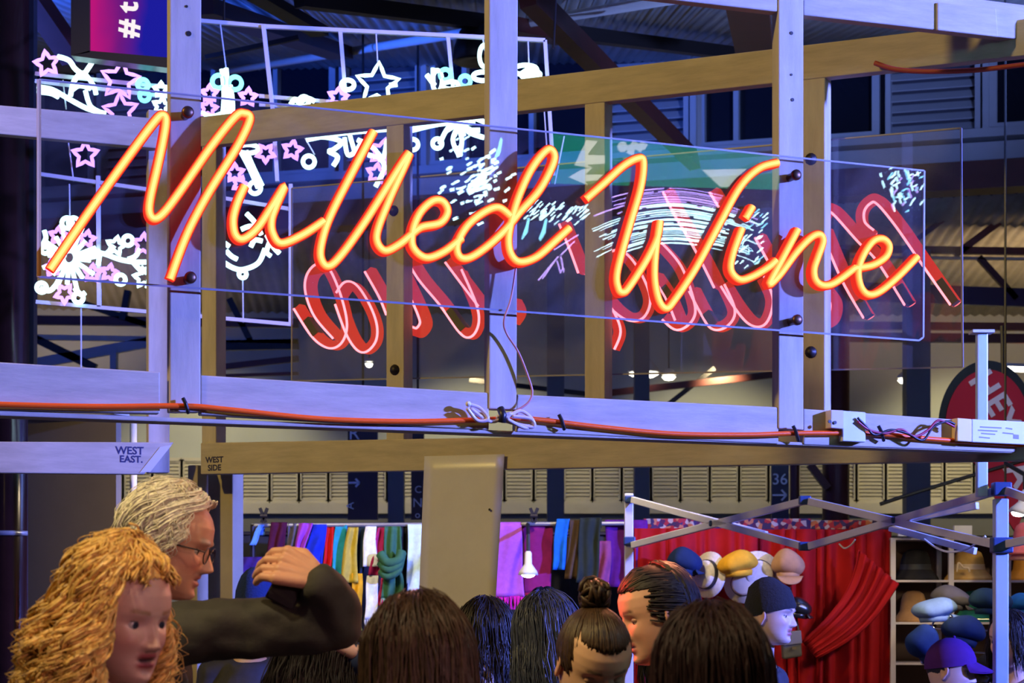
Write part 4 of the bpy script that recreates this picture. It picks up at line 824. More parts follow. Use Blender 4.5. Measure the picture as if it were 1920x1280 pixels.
def beret(px, py, s, wpx, hpx, m_, lab, tilt=0, dy=-.05, name='beret', visor=0, group='caps and berets on the stands', stalk=True):
    c = P(px, py, s)+Vector((0, dy, 0)); t = thing(name, lab, 'cap' if visor else 'beret', c-Vector((0, 0, hpx/s/2)), group); M = Matrix.Rotation(R(tilt), 3, 'Y'); rx = wpx/2/s; rz = hpx/2/s
    b = MB(); b.ball((0, 0, 0), 1, 28, 16)
    for v in b.v:
        x, y, z = v; z2 = z*(1.0 if z > 0 else .75); rim = 1+.05*math.sin(6*math.atan2(y, x)+px)*(1-abs(z)); v.x, v.y, v.z = x*rx*rim, y*rx*.9*rim, z2*rz+(.12*rz*math.sin(3*x+py))
    b.v = [c+M @ v for v in b.v]; b.build('crown', m_, t, True)
    MB().lathe([(rx*.62, -rz*.95), (rx*.66, -rz*.95), (rx*.72, -rz*.55), (rx*.66, -rz*.5)], c, M @ Vector((0, 0, 1)), 24).build('sweatband', m_, t, True)
    if visor:
        v_ = MB(); rows = []
        for j in range(6):
            q = j/5; rows.append([c+M @ Vector((visor*(rx*.62+rx*.55*q*math.cos(a)), -rx*.75*math.sin(a) if True else 0, -rz*.62-.02*q+.015*math.cos(a))) for a in (R(-75+150*i/10) for i in range(11))])
        v_.grid(rows); v_.build('visor', m_, t, True, solid=.006)
    return t
beret(1779, 1121, 352, 76, 44, felt('tweed', (.07, .06, .06)), 'dark tweed flat cap above the blue grey cap', 8, name='flat_cap', visor=1)
beret(1748, 1143, 356, 84, 46, felt('bluegrey', (.16, .24, .36)), 'blue grey wool flat cap on the chrome stand', -4, name='flat_cap', visor=1)
beret(1853, 1128, 360, 84, 50, felt('inkgreen', (.012, .03, .05)), 'ink green beret crowning the chrome stand', 2)
beret(1802, 1182, 362, 84, 56, NVY, 'black navy beret above the purple cap', 14)
beret(1728, 1205, 362, 66, 70, felt('midnight', (.012, .03, .10)), 'midnight blue beret low in front of the rack', -35)
beret(1866, 1247, 380, 92, 52, BLK, 'black leather flat cap beside the person in the purple cap', -14, name='flat_cap', visor=-1)
beret(1912, 1133, 352, 60, 40, felt('cobalt', (.012, .10, .38)), 'cobalt blue beret at the far side of the chrome stand', 0)
beret(1912, 1268, 370, 70, 50, NVY, 'navy cap at the lowest hook of the chrome stand', 0)
st = thing('hat_stand', 'chrome rod hat stand with side hooks among the berets', 'stand', (P(1855, 0, 362).x, F/362-.05, 0))
c = P(1855, 1146, 362)+Vector((0, -.05, 0)); MB().tube([c, Vector((c.x, c.y, 0))], .012, 12).build('pole', CHROME, st, True)
for px, py in ((1748, 1163), (1779, 1142), (1802, 1204), (1728, 1230), (1912, 1150), (1912, 1285), (1866, 1268)):
    a = P(px, py, 358)+Vector((0, -.05, 0)); zc = a.z-.05; MB().tube(catmull([Vector((c.x, c.y, zc)), Vector(((a.x+c.x)/2, (a.y+c.y)/2, zc)), Vector((a.x, a.y, zc+.01)), a], 5), .005, 6).build('hook', CHROME, st, True)
MB().lathe([(.18, 0), (.18, .015), (.02, .03)], (c.x, c.y, 0), n=24).build('base', STEEL, st, True)
# hats pinned on the red curtain
def wallhat(px, py, rpx, m_, lab, band=None, ax=(0, -1, .12), s=336, sq=1):
    return cloche(px, py, s, rpx*2, m_, lab, band, dy=10.80-F/s, group='hats pinned on the red curtain', ax=ax, flat=True)
STRAW = mat('pale_straw', (.66, .60, .50), .8, noise=.2, nscale=60); WB = mat('black_ribbon', (.015, .015, .02), .5)
wallhat(1333, 1077, 44, STRAW, 'pale straw brim hat with navy band, next to the navy cap', WB, ax=(-.75, -.6, .1))
wallhat(1424, 1078, 46, STRAW, 'cream straw boater showing its black ribbon ring, behind the yellow beret', WB, ax=(.12, -1, .05))
wallhat(1402, 1095, 36, mat('cream_felt', (.62, .50, .34), .8), 'cream brim hat hanging lowest under the yellow beret', WB, ax=(-.2, -1, .1), s=340)
t = beret(1390, 1056, 342, 76, 50, felt('mustard', (.72, .36, .02)), 'mustard yellow beret pinned on the red curtain', -6, dy=10.70-F/342, group='hats pinned on the red curtain')
beret(1290, 1052, 342, 66, 54, NVY, 'navy leather cap pinned on the red curtain, first in the row', 5, dy=10.72-F/342, name='flat_cap', visor=1, group='hats pinned on the red curtain')
t = beret(1484, 1058, 340, 62, 58, felt('tanwool', (.40, .22, .11)), 'tan newsboy cap pinned beside the cream boater', 0, dy=10.72-F/340, name='newsboy_cap', visor=0, group='hats pinned on the red curtain')
v_ = MB(); c = P(1484, 1080, 340)+Vector((0, 10.70-F/340, 0)); rows = [[c+Vector((.075*math.cos(a)*(1-.1*q), -.05-.05*q*math.sin(a), -.045*q*math.sin(a))) for a in (R(10*i+5) for i in range(18))] for q in (0, .5, 1)]
v_.grid(rows); v_.build('visor', felt('tanwool', (.4, .22, .11)), t, True, solid=.006)
beret(1508, 1140, 342, 52, 40, mat('black_leather', (.012, .012, .014), .25), 'glossy black leather cap beside the beanie wearer', 8, dy=10.74-F/342, name='flat_cap', visor=1, group='hats pinned on the red curtain')
t = thing('shoulder_bag', 'small grey brown shoulder bag with a brass buckle below the leather cap', 'bag', P(1494, 1240, 342))
MB().prism([P(x, y, 342)+Vector((0, .18, 0)) for x, y in ((1474, 1188), (1510, 1184), (1514, 1232), (1478, 1238))], Vector((0, .08, 0))).build('body', mat('olive_bag', (.09, .08, .065), .7), t, bevel=.012)
MB().prism([P(x, y, 342)+Vector((0, .17, 0)) for x, y in ((1473, 1186), (1511, 1182), (1513, 1208), (1476, 1212))], Vector((0, .02, 0))).build('flap', mat('olive_flap', (.12, .105, .085), .7), t, bevel=.006)
MB().box(P(1497, 1216, 342)+Vector((0, .16, 0)), (.022, .01, .016)).build('buckle', mat('brass', (.7, .5, .2), .3, 1), t)
MB().tube(catmull([P(1476, 1188, 342)+Vector((0, .2, 0)), P(1488, 1150, 342)+Vector((0, .21, 0)), P(1494, 1100, 342)+Vector((0, .27, 0)), P(1508, 1184, 342)+Vector((0, .2, 0))], 5), .006, 6).build('strap', BLACKP, t)
# ================================================================== people
SKIN = {}
def skin_mat(name, c): return mat('skin_'+name, c, .5, attr=True, sss=.12, noise=.05, nscale=30)
def gs(x, s): return np.exp(-(x/s)**2)
FZ = np.array([-.120, -.116, -.108, -.096, -.086, -.078, -.071, -.064, -.056, -.045, -.030, -.012, .004, .020, .035, .055, .075, .092, .106, .115, .1195, .120])
FY = np.array([.030, .055, .0745, .0805, .0815, .0812, .0815, .0820, .0825, .0830, .0840, .0838, .0838, .0880, .0895, .0870, .0765, .0610, .0430, .0250, .008, 0])
BY = np.array([-.050, -.055, -.058, -.062, -.066, -.070, -.074, -.078, -.082, -.087, -.093, -.099, -.102, -.104, -.104, -.100, -.090, -.074, -.054, -.034, -.012, 0])
WX = np.array([.016, .024, .034, .045, .052, .0565, .060, .0625, .065, .0675, .070, .0725, .0745, .0760, .0762, .0740, .0690, .0590, .0440, .0290, .010, 0])
def head_mesh(mouth=0.0, nose=1.0, jaw=1.0, nz=110, nt=96, lid=.35, skin=(.6, .4, .3), lip=(.45, .12, .12), brow=(.15, .08, .03), male=False, blush=.15):
    tt = np.linspace(0, 1, nz); z = -.120+.240*(.5-.5*np.cos(np.pi*tt))*.55+.240*tt*.45; 
    def ip(a): 
        q = np.linspace(-.12, .12, 481); v = np.interp(q, FZ, a); k = np.ones(9)/9; v2 = np.convolve(np.pad(v, 4, mode='edge'), k, mode='valid'); return np.interp(z, q, v2)
    yf, yb, w_ = ip(FY), ip(BY), ip(WX)
    w_ = np.where(z < -.03, w_*(1+(jaw-1)*np.clip((-.03-z)/.05, 0, 1)), w_)
    a = np.linspace(0, 2*np.pi, nt, endpoint=False); A, Z = np.meshgrid(a, z); YF = yf[:, None]; YB = yb[:, None]; Wd = w_[:, None]
    yc = -.008; ca, sa = np.cos(A), np.sin(A)
    X = Wd*np.sign(sa)*np.abs(sa)**.92
    Y = np.where(ca >= 0, yc+(YF-yc)*np.abs(ca)**.80, yc-(yc-YB)*np.abs(ca)**.92)
    fr = np.clip(ca*2.2, 0, 1)
    ax = np.abs(X)
    nh = np.interp(Z, [-.052, -.046, -.041, -.034, -.024, -.010, .004, .016], [0, .006, .018, .025, .021, .013, .0065, 0])*nose
    ns = np.interp(Z, [-.046, -.036, -.02, .01], [.0115, .0115, .0085, .007])
    Y += fr*nh*np.exp(-(X/ns)**2)
    Y += fr*.010*nose*gs(ax-.0125, .0062)*gs(Z+.0375, .007)
    Y -= fr*.0100*gs(ax-.031, .015)*gs(Z-.001, .0105)
    Y += fr*.005*gs(ax-.030, .022)*gs(Z-.0215, .007)*(1.5 if male else .45)
    Y += fr*.006*gs(ax-.042, .018)*gs(Z+.028, .020)
    Y -= fr*.0015*gs(ax-.030, .010)*gs(Z+.058, .018)
    Y += fr*.0045*np.exp(-(X/.017)**4)*gs(Z+.0545, .0045)+fr*.0055*np.exp(-(X/.016)**4)*gs(Z+.0715-.2*mouth, .0055)
    sl = .0022+.0045*mouth*10*.1*10*.1
    Y -= fr*(.004+.016*min(mouth*8, 1))*np.exp(-(X/.021)**6)*gs(Z+.0632, .0022+.30*mouth)
    Y += fr*.006*gs(X, .016)*gs(Z+.100, .011)-fr*.0030*gs(X, .016)*gs(Z+.084, .0055)
    C = np.empty(X.shape+(3,)); C[:] = skin
    lm = fr*np.exp(-(X/.0215)**6)*np.clip(gs(Z+.055, .0055)+gs(Z+.0715, .0065), 0, 1); lm = np.clip(lm*1.4, 0, 1)[..., None]; C = C*(1-lm)+np.array(lip)*lm
    mm = (fr*np.exp(-(X/.019)**6)*gs(Z+.0632, .0015+.28*mouth))[..., None]; mm = np.clip(mm*1.3, 0, 1); C = C*(1-mm)+np.array((.05, .012, .012))*mm
    bz = .0235+.004*np.clip((ax-.012)/.03, 0, 1)-.35*np.clip(ax-.042, 0, 1); bm_ = (fr*np.clip(1.5*gs(Z-bz, .0036 if not male else .0048), 0, 1)*np.clip((ax-.011)/.004, 0, 1)*np.clip((.052-ax)/.008, 0, 1))[..., None]; C = C*(1-.85*bm_)+np.array(brow)*.85*bm_
    bl = (blush*fr*gs(ax-.043, .018)*gs(Z+.030, .018))[..., None]; C = C*(1-bl)+np.array((.7, .16, .12))*bl
    nl = (fr*gs(ax-.009, .003)*gs(Z+.046, .003))[..., None]; C = C*(1-.7*nl)
    verts = np.stack([X, Y, Z], -1).reshape(-1, 3); cols = C.reshape(-1, 3)
    faces = [(i*nt+k, i*nt+(k+1) % nt, (i+1)*nt+(k+1) % nt, (i+1)*nt+k) for i in range(nz-1) for k in range(nt)]+[list(range(nt-1, -1, -1)), [(nz-1)*nt+k for k in range(nt)]]
    vs = [Vector(v) for v in verts]; cs = [tuple(c) for c in cols]
    for d in (-1, 1):                                                   # ears
        n0 = len(vs); n, m_ = 14, 10; M = Matrix.Rotation(R(-18*d), 3, 'Z') @ Matrix.Rotation(R(-10), 3, 'X')
        for i in range(m_+1):
            p = math.pi*i/m_
            for k in range(n):
                q = 2*math.pi*k/n; v = Vector((.010*math.sin(p)*math.cos(q), .019*math.sin(p)*math.sin(q)*(1-.25*(-math.cos(p)*-1 < 0)), .033*math.cos(p)))
                if v.x*d > 0: r2 = (v.y/.012)**2+((v.z-.004)/.020)**2; v.x -= d*.011*math.exp(-r2)
                vs.append(Vector((d*.0765, -.014, -.012))+M @ v); cs.append(tuple(np.array(skin)*np.array((1.0, .86, .82))))
        faces += [(n0+i*n+k, n0+(i+1)*n+k, n0+(i+1)*n+(k+1) % n, n0+i*n+(k+1) % n) for i in range(m_) for k in range(n)]
    for d in (-1, 1):                                                   # eyelids
        n0 = len(vs); c = Vector((d*.0315, .0600, .0)); n, m_ = 16, 8
        for i in range(m_+1):
            for k in range(n+1):
                az = R(-90+180*k/n); top = 88; e = R(lerp(top, 48-lid*85, i/m_)) 
                vs.append(c+Vector((math.sin(az)*math.cos(e), math.cos(az)*math.cos(e), math.sin(e)))*.0157); f_ = 1 if i < m_-1 else .25; cs.append(tuple(np.array(skin)*f_*np.array((.95, .85, .85))))
        faces += [(n0+i*(n+1)+k, n0+i*(n+1)+k+1, n0+(i+1)*(n+1)+k+1, n0+(i+1)*(n+1)+k) for i in range(m_) for k in range(n)]
        n0 = len(vs)
        for i in range(4):
            for k in range(n+1):
                az = R(-90+180*k/n); e = R(lerp(-85, -30+8*lid, i/3)); vs.append(c+Vector((math.sin(az)*math.cos(e), math.cos(az)*math.cos(e), math.sin(e)))*.0155); f_ = 1 if i < 3 else .6; cs.append(tuple(np.array(skin)*f_))
        faces += [(n0+i*(n+1)+k, n0+i*(n+1)+k+1, n0+(i+1)*(n+1)+k+1, n0+(i+1)*(n+1)+k) for i in range(3) for k in range(n)]
    return vs, faces, cs
def spheres_mesh(chains):
    """chains of (point, radius): dense spheres along each, later fused to one skin"""
    mb = MB()
    for ch in chains:
        for (a, ra), (b, rb) in zip(ch[:-1], ch[1:]):
            a, b = Vector(a), Vector(b); n = max(1, int((b-a).length/(.38*min(ra, rb)))) if min(ra, rb) > 0 else 1
            for i in range(n+1): t = i/n; mb.ball(lerp(a, b, t), lerp(ra, rb, t), 12, 8)
    return mb
def fuse(mb, voxel, name, smooth_it=4, wr=0, seed=0):
    me = bpy.data.meshes.new(name); me.from_pydata([tuple(v) for v in mb.v], [], mb.f)
    o = bpy.data.objects.new(name, me); COL.objects.link(o)
    m = o.modifiers.new('r', 'REMESH'); m.mode = 'VOXEL'; m.voxel_size = voxel
    s = o.modifiers.new('s', 'SMOOTH'); s.iterations = smooth_it; s.factor = .5
    e = bpy.data.meshes.new_from_object(o.evaluated_get(bpy.context.evaluated_depsgraph_get()))
    bpy.data.objects.remove(o); bpy.data.meshes.remove(me)
    n = len(e.vertices); co = np.empty(n*3); e.vertices.foreach_get('co', co); co = co.reshape(-1, 3)
    if wr:
        nr = np.empty(n*3); e.vertices.foreach_get('normal', nr); nr = nr.reshape(-1, 3)
        d = np.array([mnoise.noise(Vector((c[0]*9+seed, c[1]*9, c[2]*14)))+.6*mnoise.noise(Vector((c[0]*22, c[1]*22+seed, c[2]*30))) for c in co]); co = co+nr*(d*wr)[:, None]
    fs = [tuple(p.vertices) for p in e.polygons]; bpy.data.meshes.remove(e)
    return [Vector(c) for c in co], fs
def torso(mb, H, f, r, base, top, wd=(.15, .17, .185, .17, .10), dp=(.11, .115, .125, .11, .07), grow=0):
    """elliptical trunk from hips to the neck root, fed to fuse()"""
    N = 20; rows = []; n = len(wd)
    for j in range(13):
        t = j/12*(n-1); i = min(int(t), n-2); q = t-i; q = q*q*(3-2*q); c = lerp(base, top, j/12)
        a, b = lerp(wd[i], wd[i+1], q)+grow, lerp(dp[i], dp[i+1], q)+grow
        rows.append([c+r*(a*math.cos(6.2832*k/N))+f*(b*math.sin(6.2832*k/N)) for k in range(N)])
    vs = [p for row in rows for p in row]; L = len(rows)
    mb.add(vs, [(i*N+k, i*N+(k+1) % N, (i+1)*N+(k+1) % N, (i+1)*N+k) for i in range(L-1) for k in range(N)]+[list(range(N-1, -1, -1)), [(L-1)*N+k for k in range(N)]])
def hand_chains(wr, d, pn, k=1.0, curl=.5, side=1):
    """palm and five fingers; d points along the hand, pn out of the back of the hand"""
    d = Vector(d).normalized(); pn = Vector(pn); pn = (pn-d*pn.dot(d)).normalized(); s = d.cross(pn)*side; ch = []
    wr = Vector(wr); pal = wr+d*.085*k
    for q in (-1, -.35, .35, 1): ch.append([(wr+d*.012+s*.014*q, .014*k), (pal+s*.033*q*k, .0125*k)])
    for q, L in ((-1, .058), (-.35, .075), (.35, .082), (1, .070)):
        p = pal+s*.033*q*k; a = curl*(.55+.10*q); pts = [(p, .0098*k)]; dd = d.copy()
        for seg, fr_ in enumerate((.45, .32, .23)):
            ca, sa = math.cos(a), math.sin(a); dn = (dd*ca-pn*sa).normalized(); pn2 = (pn*ca+dd*sa); p = p+dn*L*fr_*k*1.05; pts.append((p, (.0088-.0010*seg)*k)); dd = dn; a = curl
            pn_ = pn
        ch.append(pts)
    b = wr+d*.028*k+s*.022*k; ch.append([(b, .014*k), (b+d*.028*k+s*.026*k-pn*.012, .0115*k), (b+d*.058*k+s*.030*k-pn*.028, .009*k)])
    return ch
def hair_strands(M, N, seed, opening=58, length=.30, curl=0, pitch=.05, thick=.006, sc=(1.04, 1.18), fall=True, part_x=0, wave=0, minp=3, maxp=70, rand=.01, back=None, gather=None, width=.13, n=14, sides=5, tmin=.7, limit=98, opening_l=None, clump=1, cr=.005):
    rnd = random.Random(seed); mb = MB(); c0 = Vector((0, -.008, .022)); rad = Vector((.0775, .098, .100))
    def E(a, p, s): return c0+Vector((rad.x*math.sin(p)*math.sin(a)*s, rad.y*math.sin(p)*math.cos(a)*s, rad.z*math.cos(p)*s))
    for _ in range(N):
        a = rnd.uniform(-math.pi, math.pi); s = rnd.uniform(*sc)
        op_ = opening_l if (opening_l is not None and a < 0) else opening
        if abs(a) < R(op_): a = math.copysign(R(op_)+rnd.random()*R(25), a if a else 1)
        p0 = R(rnd.uniform(minp, maxp)); L = length*rnd.uniform(tmin, 1.1); pts = []; ph = rnd.uniform(0, 6.28); arc = 0; ds = L/n; p = p0; aa = a; z = None; wv = rnd.uniform(.6, 1.4)
        if gather is not None:
            g = Vector(gather); q0 = E(a, R(rnd.uniform(62, limit) if abs(a) > R(60) else rnd.uniform(56, 61)), 1.0)-c0; q1 = g-c0
            for i in range(n+1):
                t = i/n; d = (q0.normalized()*(1-t)+q1.normalized()*t).normalized(); e = 1/math.sqrt((d.x/rad.x)**2+(d.y/rad.y)**2+(d.z/rad.z)**2); pts.append(c0+d*e*(s-.02+.03*t)+Vector((rnd.uniform(-1, 1), rnd.uniform(-1, 1), rnd.uniform(-1, 1)))*.0008)
        else:
            for i in range(n+1):
                if z is None and p < R(limit):
                    pt = E(aa, p, s); p += ds/.10
                    if back is not None: aa = aa+(math.copysign(math.pi, aa)-aa)*back
                else:
                    if z is None: z = E(aa, p, s); out = Vector((math.sin(aa), math.cos(aa)*.8, 0)); k = 0
                    if not fall: break
                    k += 1; pt = z+Vector((0, 0, -ds*k))+out*(width-.10)*min(1, k/5)
                t = i/n; sw = Vector((math.sin(aa), math.cos(aa), 0)); tn = Vector((math.cos(aa), -math.sin(aa), 0)); th = ph+6.283*(i*ds)/pitch*wv
                if curl: pt = pt+sw*curl*math.cos(th)*min(1, .3+t*2)+tn*curl*math.sin(th)*min(1, .3+t*2)
                if wave: pt = pt+tn*wave*math.sin(th)+sw*wave*.5*math.cos(th*.7)
                pts.append(pt+Vector((rnd.uniform(-1, 1), rnd.uniform(-1, 1), rnd.uniform(-1, 1)))*rand*.1)
        if len(pts) < 3: continue
        if curl: pts = catmull(pts, 2)
        L_ = len(pts); rs = [thick*(.55+.45*math.sin(math.pi*min(1, .25+.75*i/(L_-1)))) *(1 if i < L_*.8 else max(.25, (L_-i)/(L_*.2))) for i in range(L_)]
        for _c in range(clump):
            of = Vector((rnd.gauss(0, 1), rnd.gauss(0, 1), rnd.gauss(0, 1)))*cr if clump > 1 else Vector((0, 0, 0)); o2 = Vector((rnd.gauss(0, 1), rnd.gauss(0, 1), rnd.gauss(0, 1)))*cr*1.2 if clump > 1 else of
            mb.tube([M @ (q+lerp(of, o2, i/L_)) for i, q in enumerate(pts)], rs, sides)
    return mb
def hair_cap(M, sc=1.035, front=40, side=86, back=118, opening=60):
    mb = MB(); c0 = Vector((0, -.008, .022)); rad = Vector((.0775, .098, .100)); n, m_ = 40, 16; vs = []
    for i in range(m_+1):
        for k in range(n):
            a = -math.pi+2*math.pi*k/n; b = abs(math.degrees(a)); lim = front if b < opening*.6 else (lerp(front, side, min(1, (b-opening*.6)/(opening*.7))) if b < opening*1.3 else lerp(side, back, min(1, (b-opening*1.3)/50)))
            p = R(lim)*i/m_; v = Vector((rad.x*math.sin(p)*math.sin(a), rad.y*math.sin(p)*math.cos(a), rad.z*math.cos(p)))*sc; vs.append(M @ (c0+v))
    mb.add(vs, [(i*n+k, (i+1)*n+k, (i+1)*n+(k+1) % n, i*n+(k+1) % n) for i in range(m_) for k in range(n)]); return mb
def hairm(name, c, rough=.38): return mat('hair_'+name, c, rough, noise=.55, nscale=70, spec=.35)
EYEW = mat('eye', (.8, .78, .76), .15, attr=True)
def person(label, px, py, s, yaw, pitch=0, roll=0, skin=(.62, .42, .32), sname='a', coat=(.03, .03, .04), coat_name='coat', legs=(.03, .03, .05), body_yaw=None, voxel=.014, face={}, arms=None, hair=None, tall=None, coat_rough=.75, no_coat=False, lapel=False, wr=.004, head_s=1.0, hunch=0):
    C = P(px, py, s); eye = C.z; H = tall or (eye+.115); k = H/1.72
    by = yaw if body_yaw is None else body_yaw
    f = Vector((math.sin(R(by)), -math.cos(R(by)), 0)); r = Vector((f.y, -f.x, 0))
    M = Matrix.Translation(C) @ Matrix.Rotation(R(180+yaw), 4, 'Z') @ Matrix.Rotation(R(-pitch), 4, 'X') @ Matrix.Rotation(R(roll), 4, 'Y') @ Matrix.Scale(head_s, 4)
    root = thing('person', label, 'person', (C.x, C.y, 0), None)
    nb = M @ Vector((0, -.035, -.10)); ct = Vector((nb.x, nb.y, 0))-f*.012; sh = eye-.285*k+hunch
    if pitch > 20: ct -= f*.03
    hip = ct+Vector((0, 0, .52*H))-f*hunch*1.2; top = ct+Vector((0, 0, eye-.215*k+hunch*.8))
    ch = [[(nb, .056*k), (top-Vector((0, 0, .03)), .062*k)]]
    arm = []; fine = []
    for d in (-1, 1):
        S_ = ct+r*d*.165*k+Vector((0, 0, sh)); spec = (arms or {}).get(d)
        if spec: El, Wr, hd, pn, cu = spec; El, Wr = Vector(El), Vector(Wr)
        else: El = S_+r*d*.05*k+Vector((0, 0, -.29*k))-f*.02; Wr = El+f*.07+Vector((0, 0, -.25*k))-r*d*.02; hd, pn, cu = Vector((0, 0, -1))+f*.2, r*d, .35
        arm.append((S_, El, Wr)); ch += [[(ct+r*d*.05+Vector((0, 0, sh+.03*k)), .05*k), (S_, .054*k), (lerp(S_, El, .5), .046*k), (El, .038*k), (lerp(El, Wr, .4), .037*k), (Wr, .026*k)]]
        hc_ = hand_chains(Wr, hd, pn, 1.08 if spec else 1.0, cu, side=d)
        if spec: fine.append(hc_)
        else: ch += hc_
    lg = []
    for d in (-1, 1):
        hp = hip+r*d*.09*k; kn = ct+r*d*.10*k+f*.01+Vector((0, 0, .275*H)); an = ct+r*d*.105*k-f*.01+Vector((0, 0, .05*H)); lg.append([(hp, .078*k), (kn, .052*k), (an, .040*k)])
    ch += [list(l) for l in lg]
    for l in lg: ch.append([(l[2][0]-Vector((0, 0, .015)), .036*k), (Vector((l[2][0].x, l[2][0].y, .038))+f*.15, .034*k)])
    mb = spheres_mesh(ch); torso(mb, H, f, r, hip-Vector((0, 0, .03)), top)
    vs, fs = fuse(mb, voxel, 'body'); fs = [list(q) for q in fs]
    for hc_ in fine:
        v3, f3 = fuse(spheres_mesh(hc_), .0028, 'hand', 2); fs += [[i+len(vs) for i in q] for q in f3]; vs += v3
    cs = [tuple(skin)]*len(vs)
    hv, hf, hc = head_mesh(skin=skin, **face); o0 = len(vs); vs += [M @ v for v in hv]; fs = [list(q) for q in fs]+[[i+o0 for i in q] for q in hf]; cs += hc
    b = MB(); b.v = vs; b.f = fs; b.mi = [0]*len(fs)
    ob = b.build('body', skin_mat(sname, skin), root, True, recalc=True)
    me = ob.data
    if len(me.vertices) == len(vs):
        at = me.color_attributes.new('Col', 'FLOAT_COLOR', 'POINT'); at.data.foreach_set('color', [q for c in cs for q in (*c, 1)])
    else:
        from mathutils import kdtree
        kd = kdtree.KDTree(len(vs)); [kd.insert(v-ROOT[root.name], i) for i, v in enumerate(vs)]; kd.balance()
        at = me.color_attributes.new('Col', 'FLOAT_COLOR', 'POINT'); at.data.foreach_set('color', [q for v in me.vertices for q in (*cs[kd.find(v.co)[1]], 1)])
    for d in (-1, 1):                                                   # eyeballs
        c = Vector((d*.0315, .0600, 0)); e = MB(); n, m_ = 20, 14; cc_ = []
        e.ball((0, 0, 0), .0145, n, m_, Matrix.Rotation(R(-90), 3, 'X'))
        for v in e.v: a = math.degrees(math.acos(max(-1, min(1, v.y/.0145)))); cc_.append((.004, .004, .004, 1) if a < 12 else ((.035, .045, .08, 1) if a < 31 and not face.get('male') else ((.04, .03, .02, 1) if a < 28 else (.58, .54, .53, 1))))
        e.v = [M @ (c+v) for v in e.v]; oe = e.build('eye', EYEW, root, True, recalc=False); at = oe.data.color_attributes.new('Col', 'FLOAT_COLOR', 'POINT'); at.data.foreach_set('color', [q for c_ in cc_ for q in c_])
    # clothes
    if not no_coat:
        cm_ = mat('cloth_'+coat_name, coat, coat_rough, noise=.2, nscale=40, bump=.12)
        mb = spheres_mesh([[(ct+r*d*.06+Vector((0, 0, sh+.03*k)), .062*k), (S_, .070*k), (lerp(S_, El, .5), .062*k), (El, .056*k), (lerp(El, Wr, .5), .052*k), (lerp(El, Wr, .93), .043*k)] for d, (S_, El, Wr) in zip((-1, 1), arm)])
        torso(mb, H, f, r, hip-Vector((0, 0, .16)), top-Vector((0, 0, .02)), grow=.022)
        v2, f2 = fuse(mb, max(voxel, .012), 'coat', 3, wr, seed=px); cb = MB(); cb.v = v2; cb.f = [list(q) for q in f2]; cb.mi = [0]*len(f2); cb.build('coat', cm_, root, True, recalc=False)
        cl = MB(); N = 24; rows = []
        for (h, a_) in ((-.045, .088), (-.01, .078), (.028, .074), (.030, .070), (-.01, .070)): rows.append([top+Vector((0, 0, h))+f*.008+r*(a_*k*math.cos(6.2832*q/N))+f*(a_*1.0*k*math.sin(6.2832*q/N))-Vector((0, 0, .035*max(0, math.sin(6.2832*q/N)))) for q in range(N+1)])
        cl.grid(rows); cl.build('collar', cm_, root, True)
    mb = spheres_mesh([[(l[0][0]-Vector((0, 0, .02)), .090*k), (l[1][0], .066*k), (l[2][0], .056*k)] for l in lg]); v2, f2 = fuse(mb, .016, 'trousers', 2); cb = MB(); cb.v = v2; cb.f = [list(q) for q in f2]; cb.mi = [0]*len(f2)
    cb.build('trousers', mat('trousers_%d' % int(legs[2]*1000), legs, .8), root, True, recalc=False)
    for l in lg:
        m = MB(); m.ball(Vector((l[2][0].x, l[2][0].y, .045))+f*.065, (.05, .05, .045), 14, 8); m.ball(Vector((l[2][0].x, l[2][0].y, .04))+f*.12, (.048, .048, .04), 14, 8); m.build('shoe', BLACKP, root, True)
    if hair:
        for nm, hm, fn in hair: fn(M).build(nm, hm, root, True, recalc=False)
    return root, M, dict(f=f, r=r, ct=ct, top=top, sh=sh, k=k, arm=arm)
# --- curly blonde woman
BLOND = hairm('blonde', (.78, .50, .15), .38)
def blonde(M):
    mb = hair_strands(M, 210, 11, opening=56, opening_l=84, length=.44, curl=.013, pitch=.06, thick=.0036, sc=(1.06, 1.26), width=.135, maxp=60, n=22, limit=88, clump=5, cr=.0042, sides=3)
    m2 = hair_strands(M, 90, 12, opening=60, opening_l=95, length=.38, curl=.016, pitch=.065, thick=.0030, sc=(1.20, 1.34), width=.15, maxp=50, n=20, limit=86, clump=5, cr=.005, sides=3)
    m3 = hair_strands(M, 130, 13, opening=12, opening_l=20, length=.17, curl=.010, pitch=.06, thick=.0032, sc=(1.05, 1.20), fall=False, maxp=40, n=14, limit=61, clump=5, cr=.0045, sides=3)
    m4 = hair_strands(M, 120, 14, opening=60, opening_l=90, length=.30, curl=.02, pitch=.05, thick=.0010, sc=(1.2, 1.42), width=.16, maxp=60, n=18, limit=88, sides=3)
    for q in (m2, m3, m4): mb.add(q.v, q.f)
    return mb
g1 = person('young woman with long curly blonde hair, lips parted, in front of the iron column', 228, 1157, 1030, 54, 11, sname='fair', skin=(.66, .42, .34), coat=(.10, .11, .13), coat_name='grey', body_yaw=60, voxel=.010,
       face=dict(mouth=.008, lip=(.40, .09, .10), brow=(.28, .15, .06), lid=.30, nose=.98, jaw=1.0, blush=.25), hair=[('hair', BLOND, blonde), ('scalp_hair', BLOND, lambda M: hair_cap(M, 1.045, 52, 96, 125, 60))])
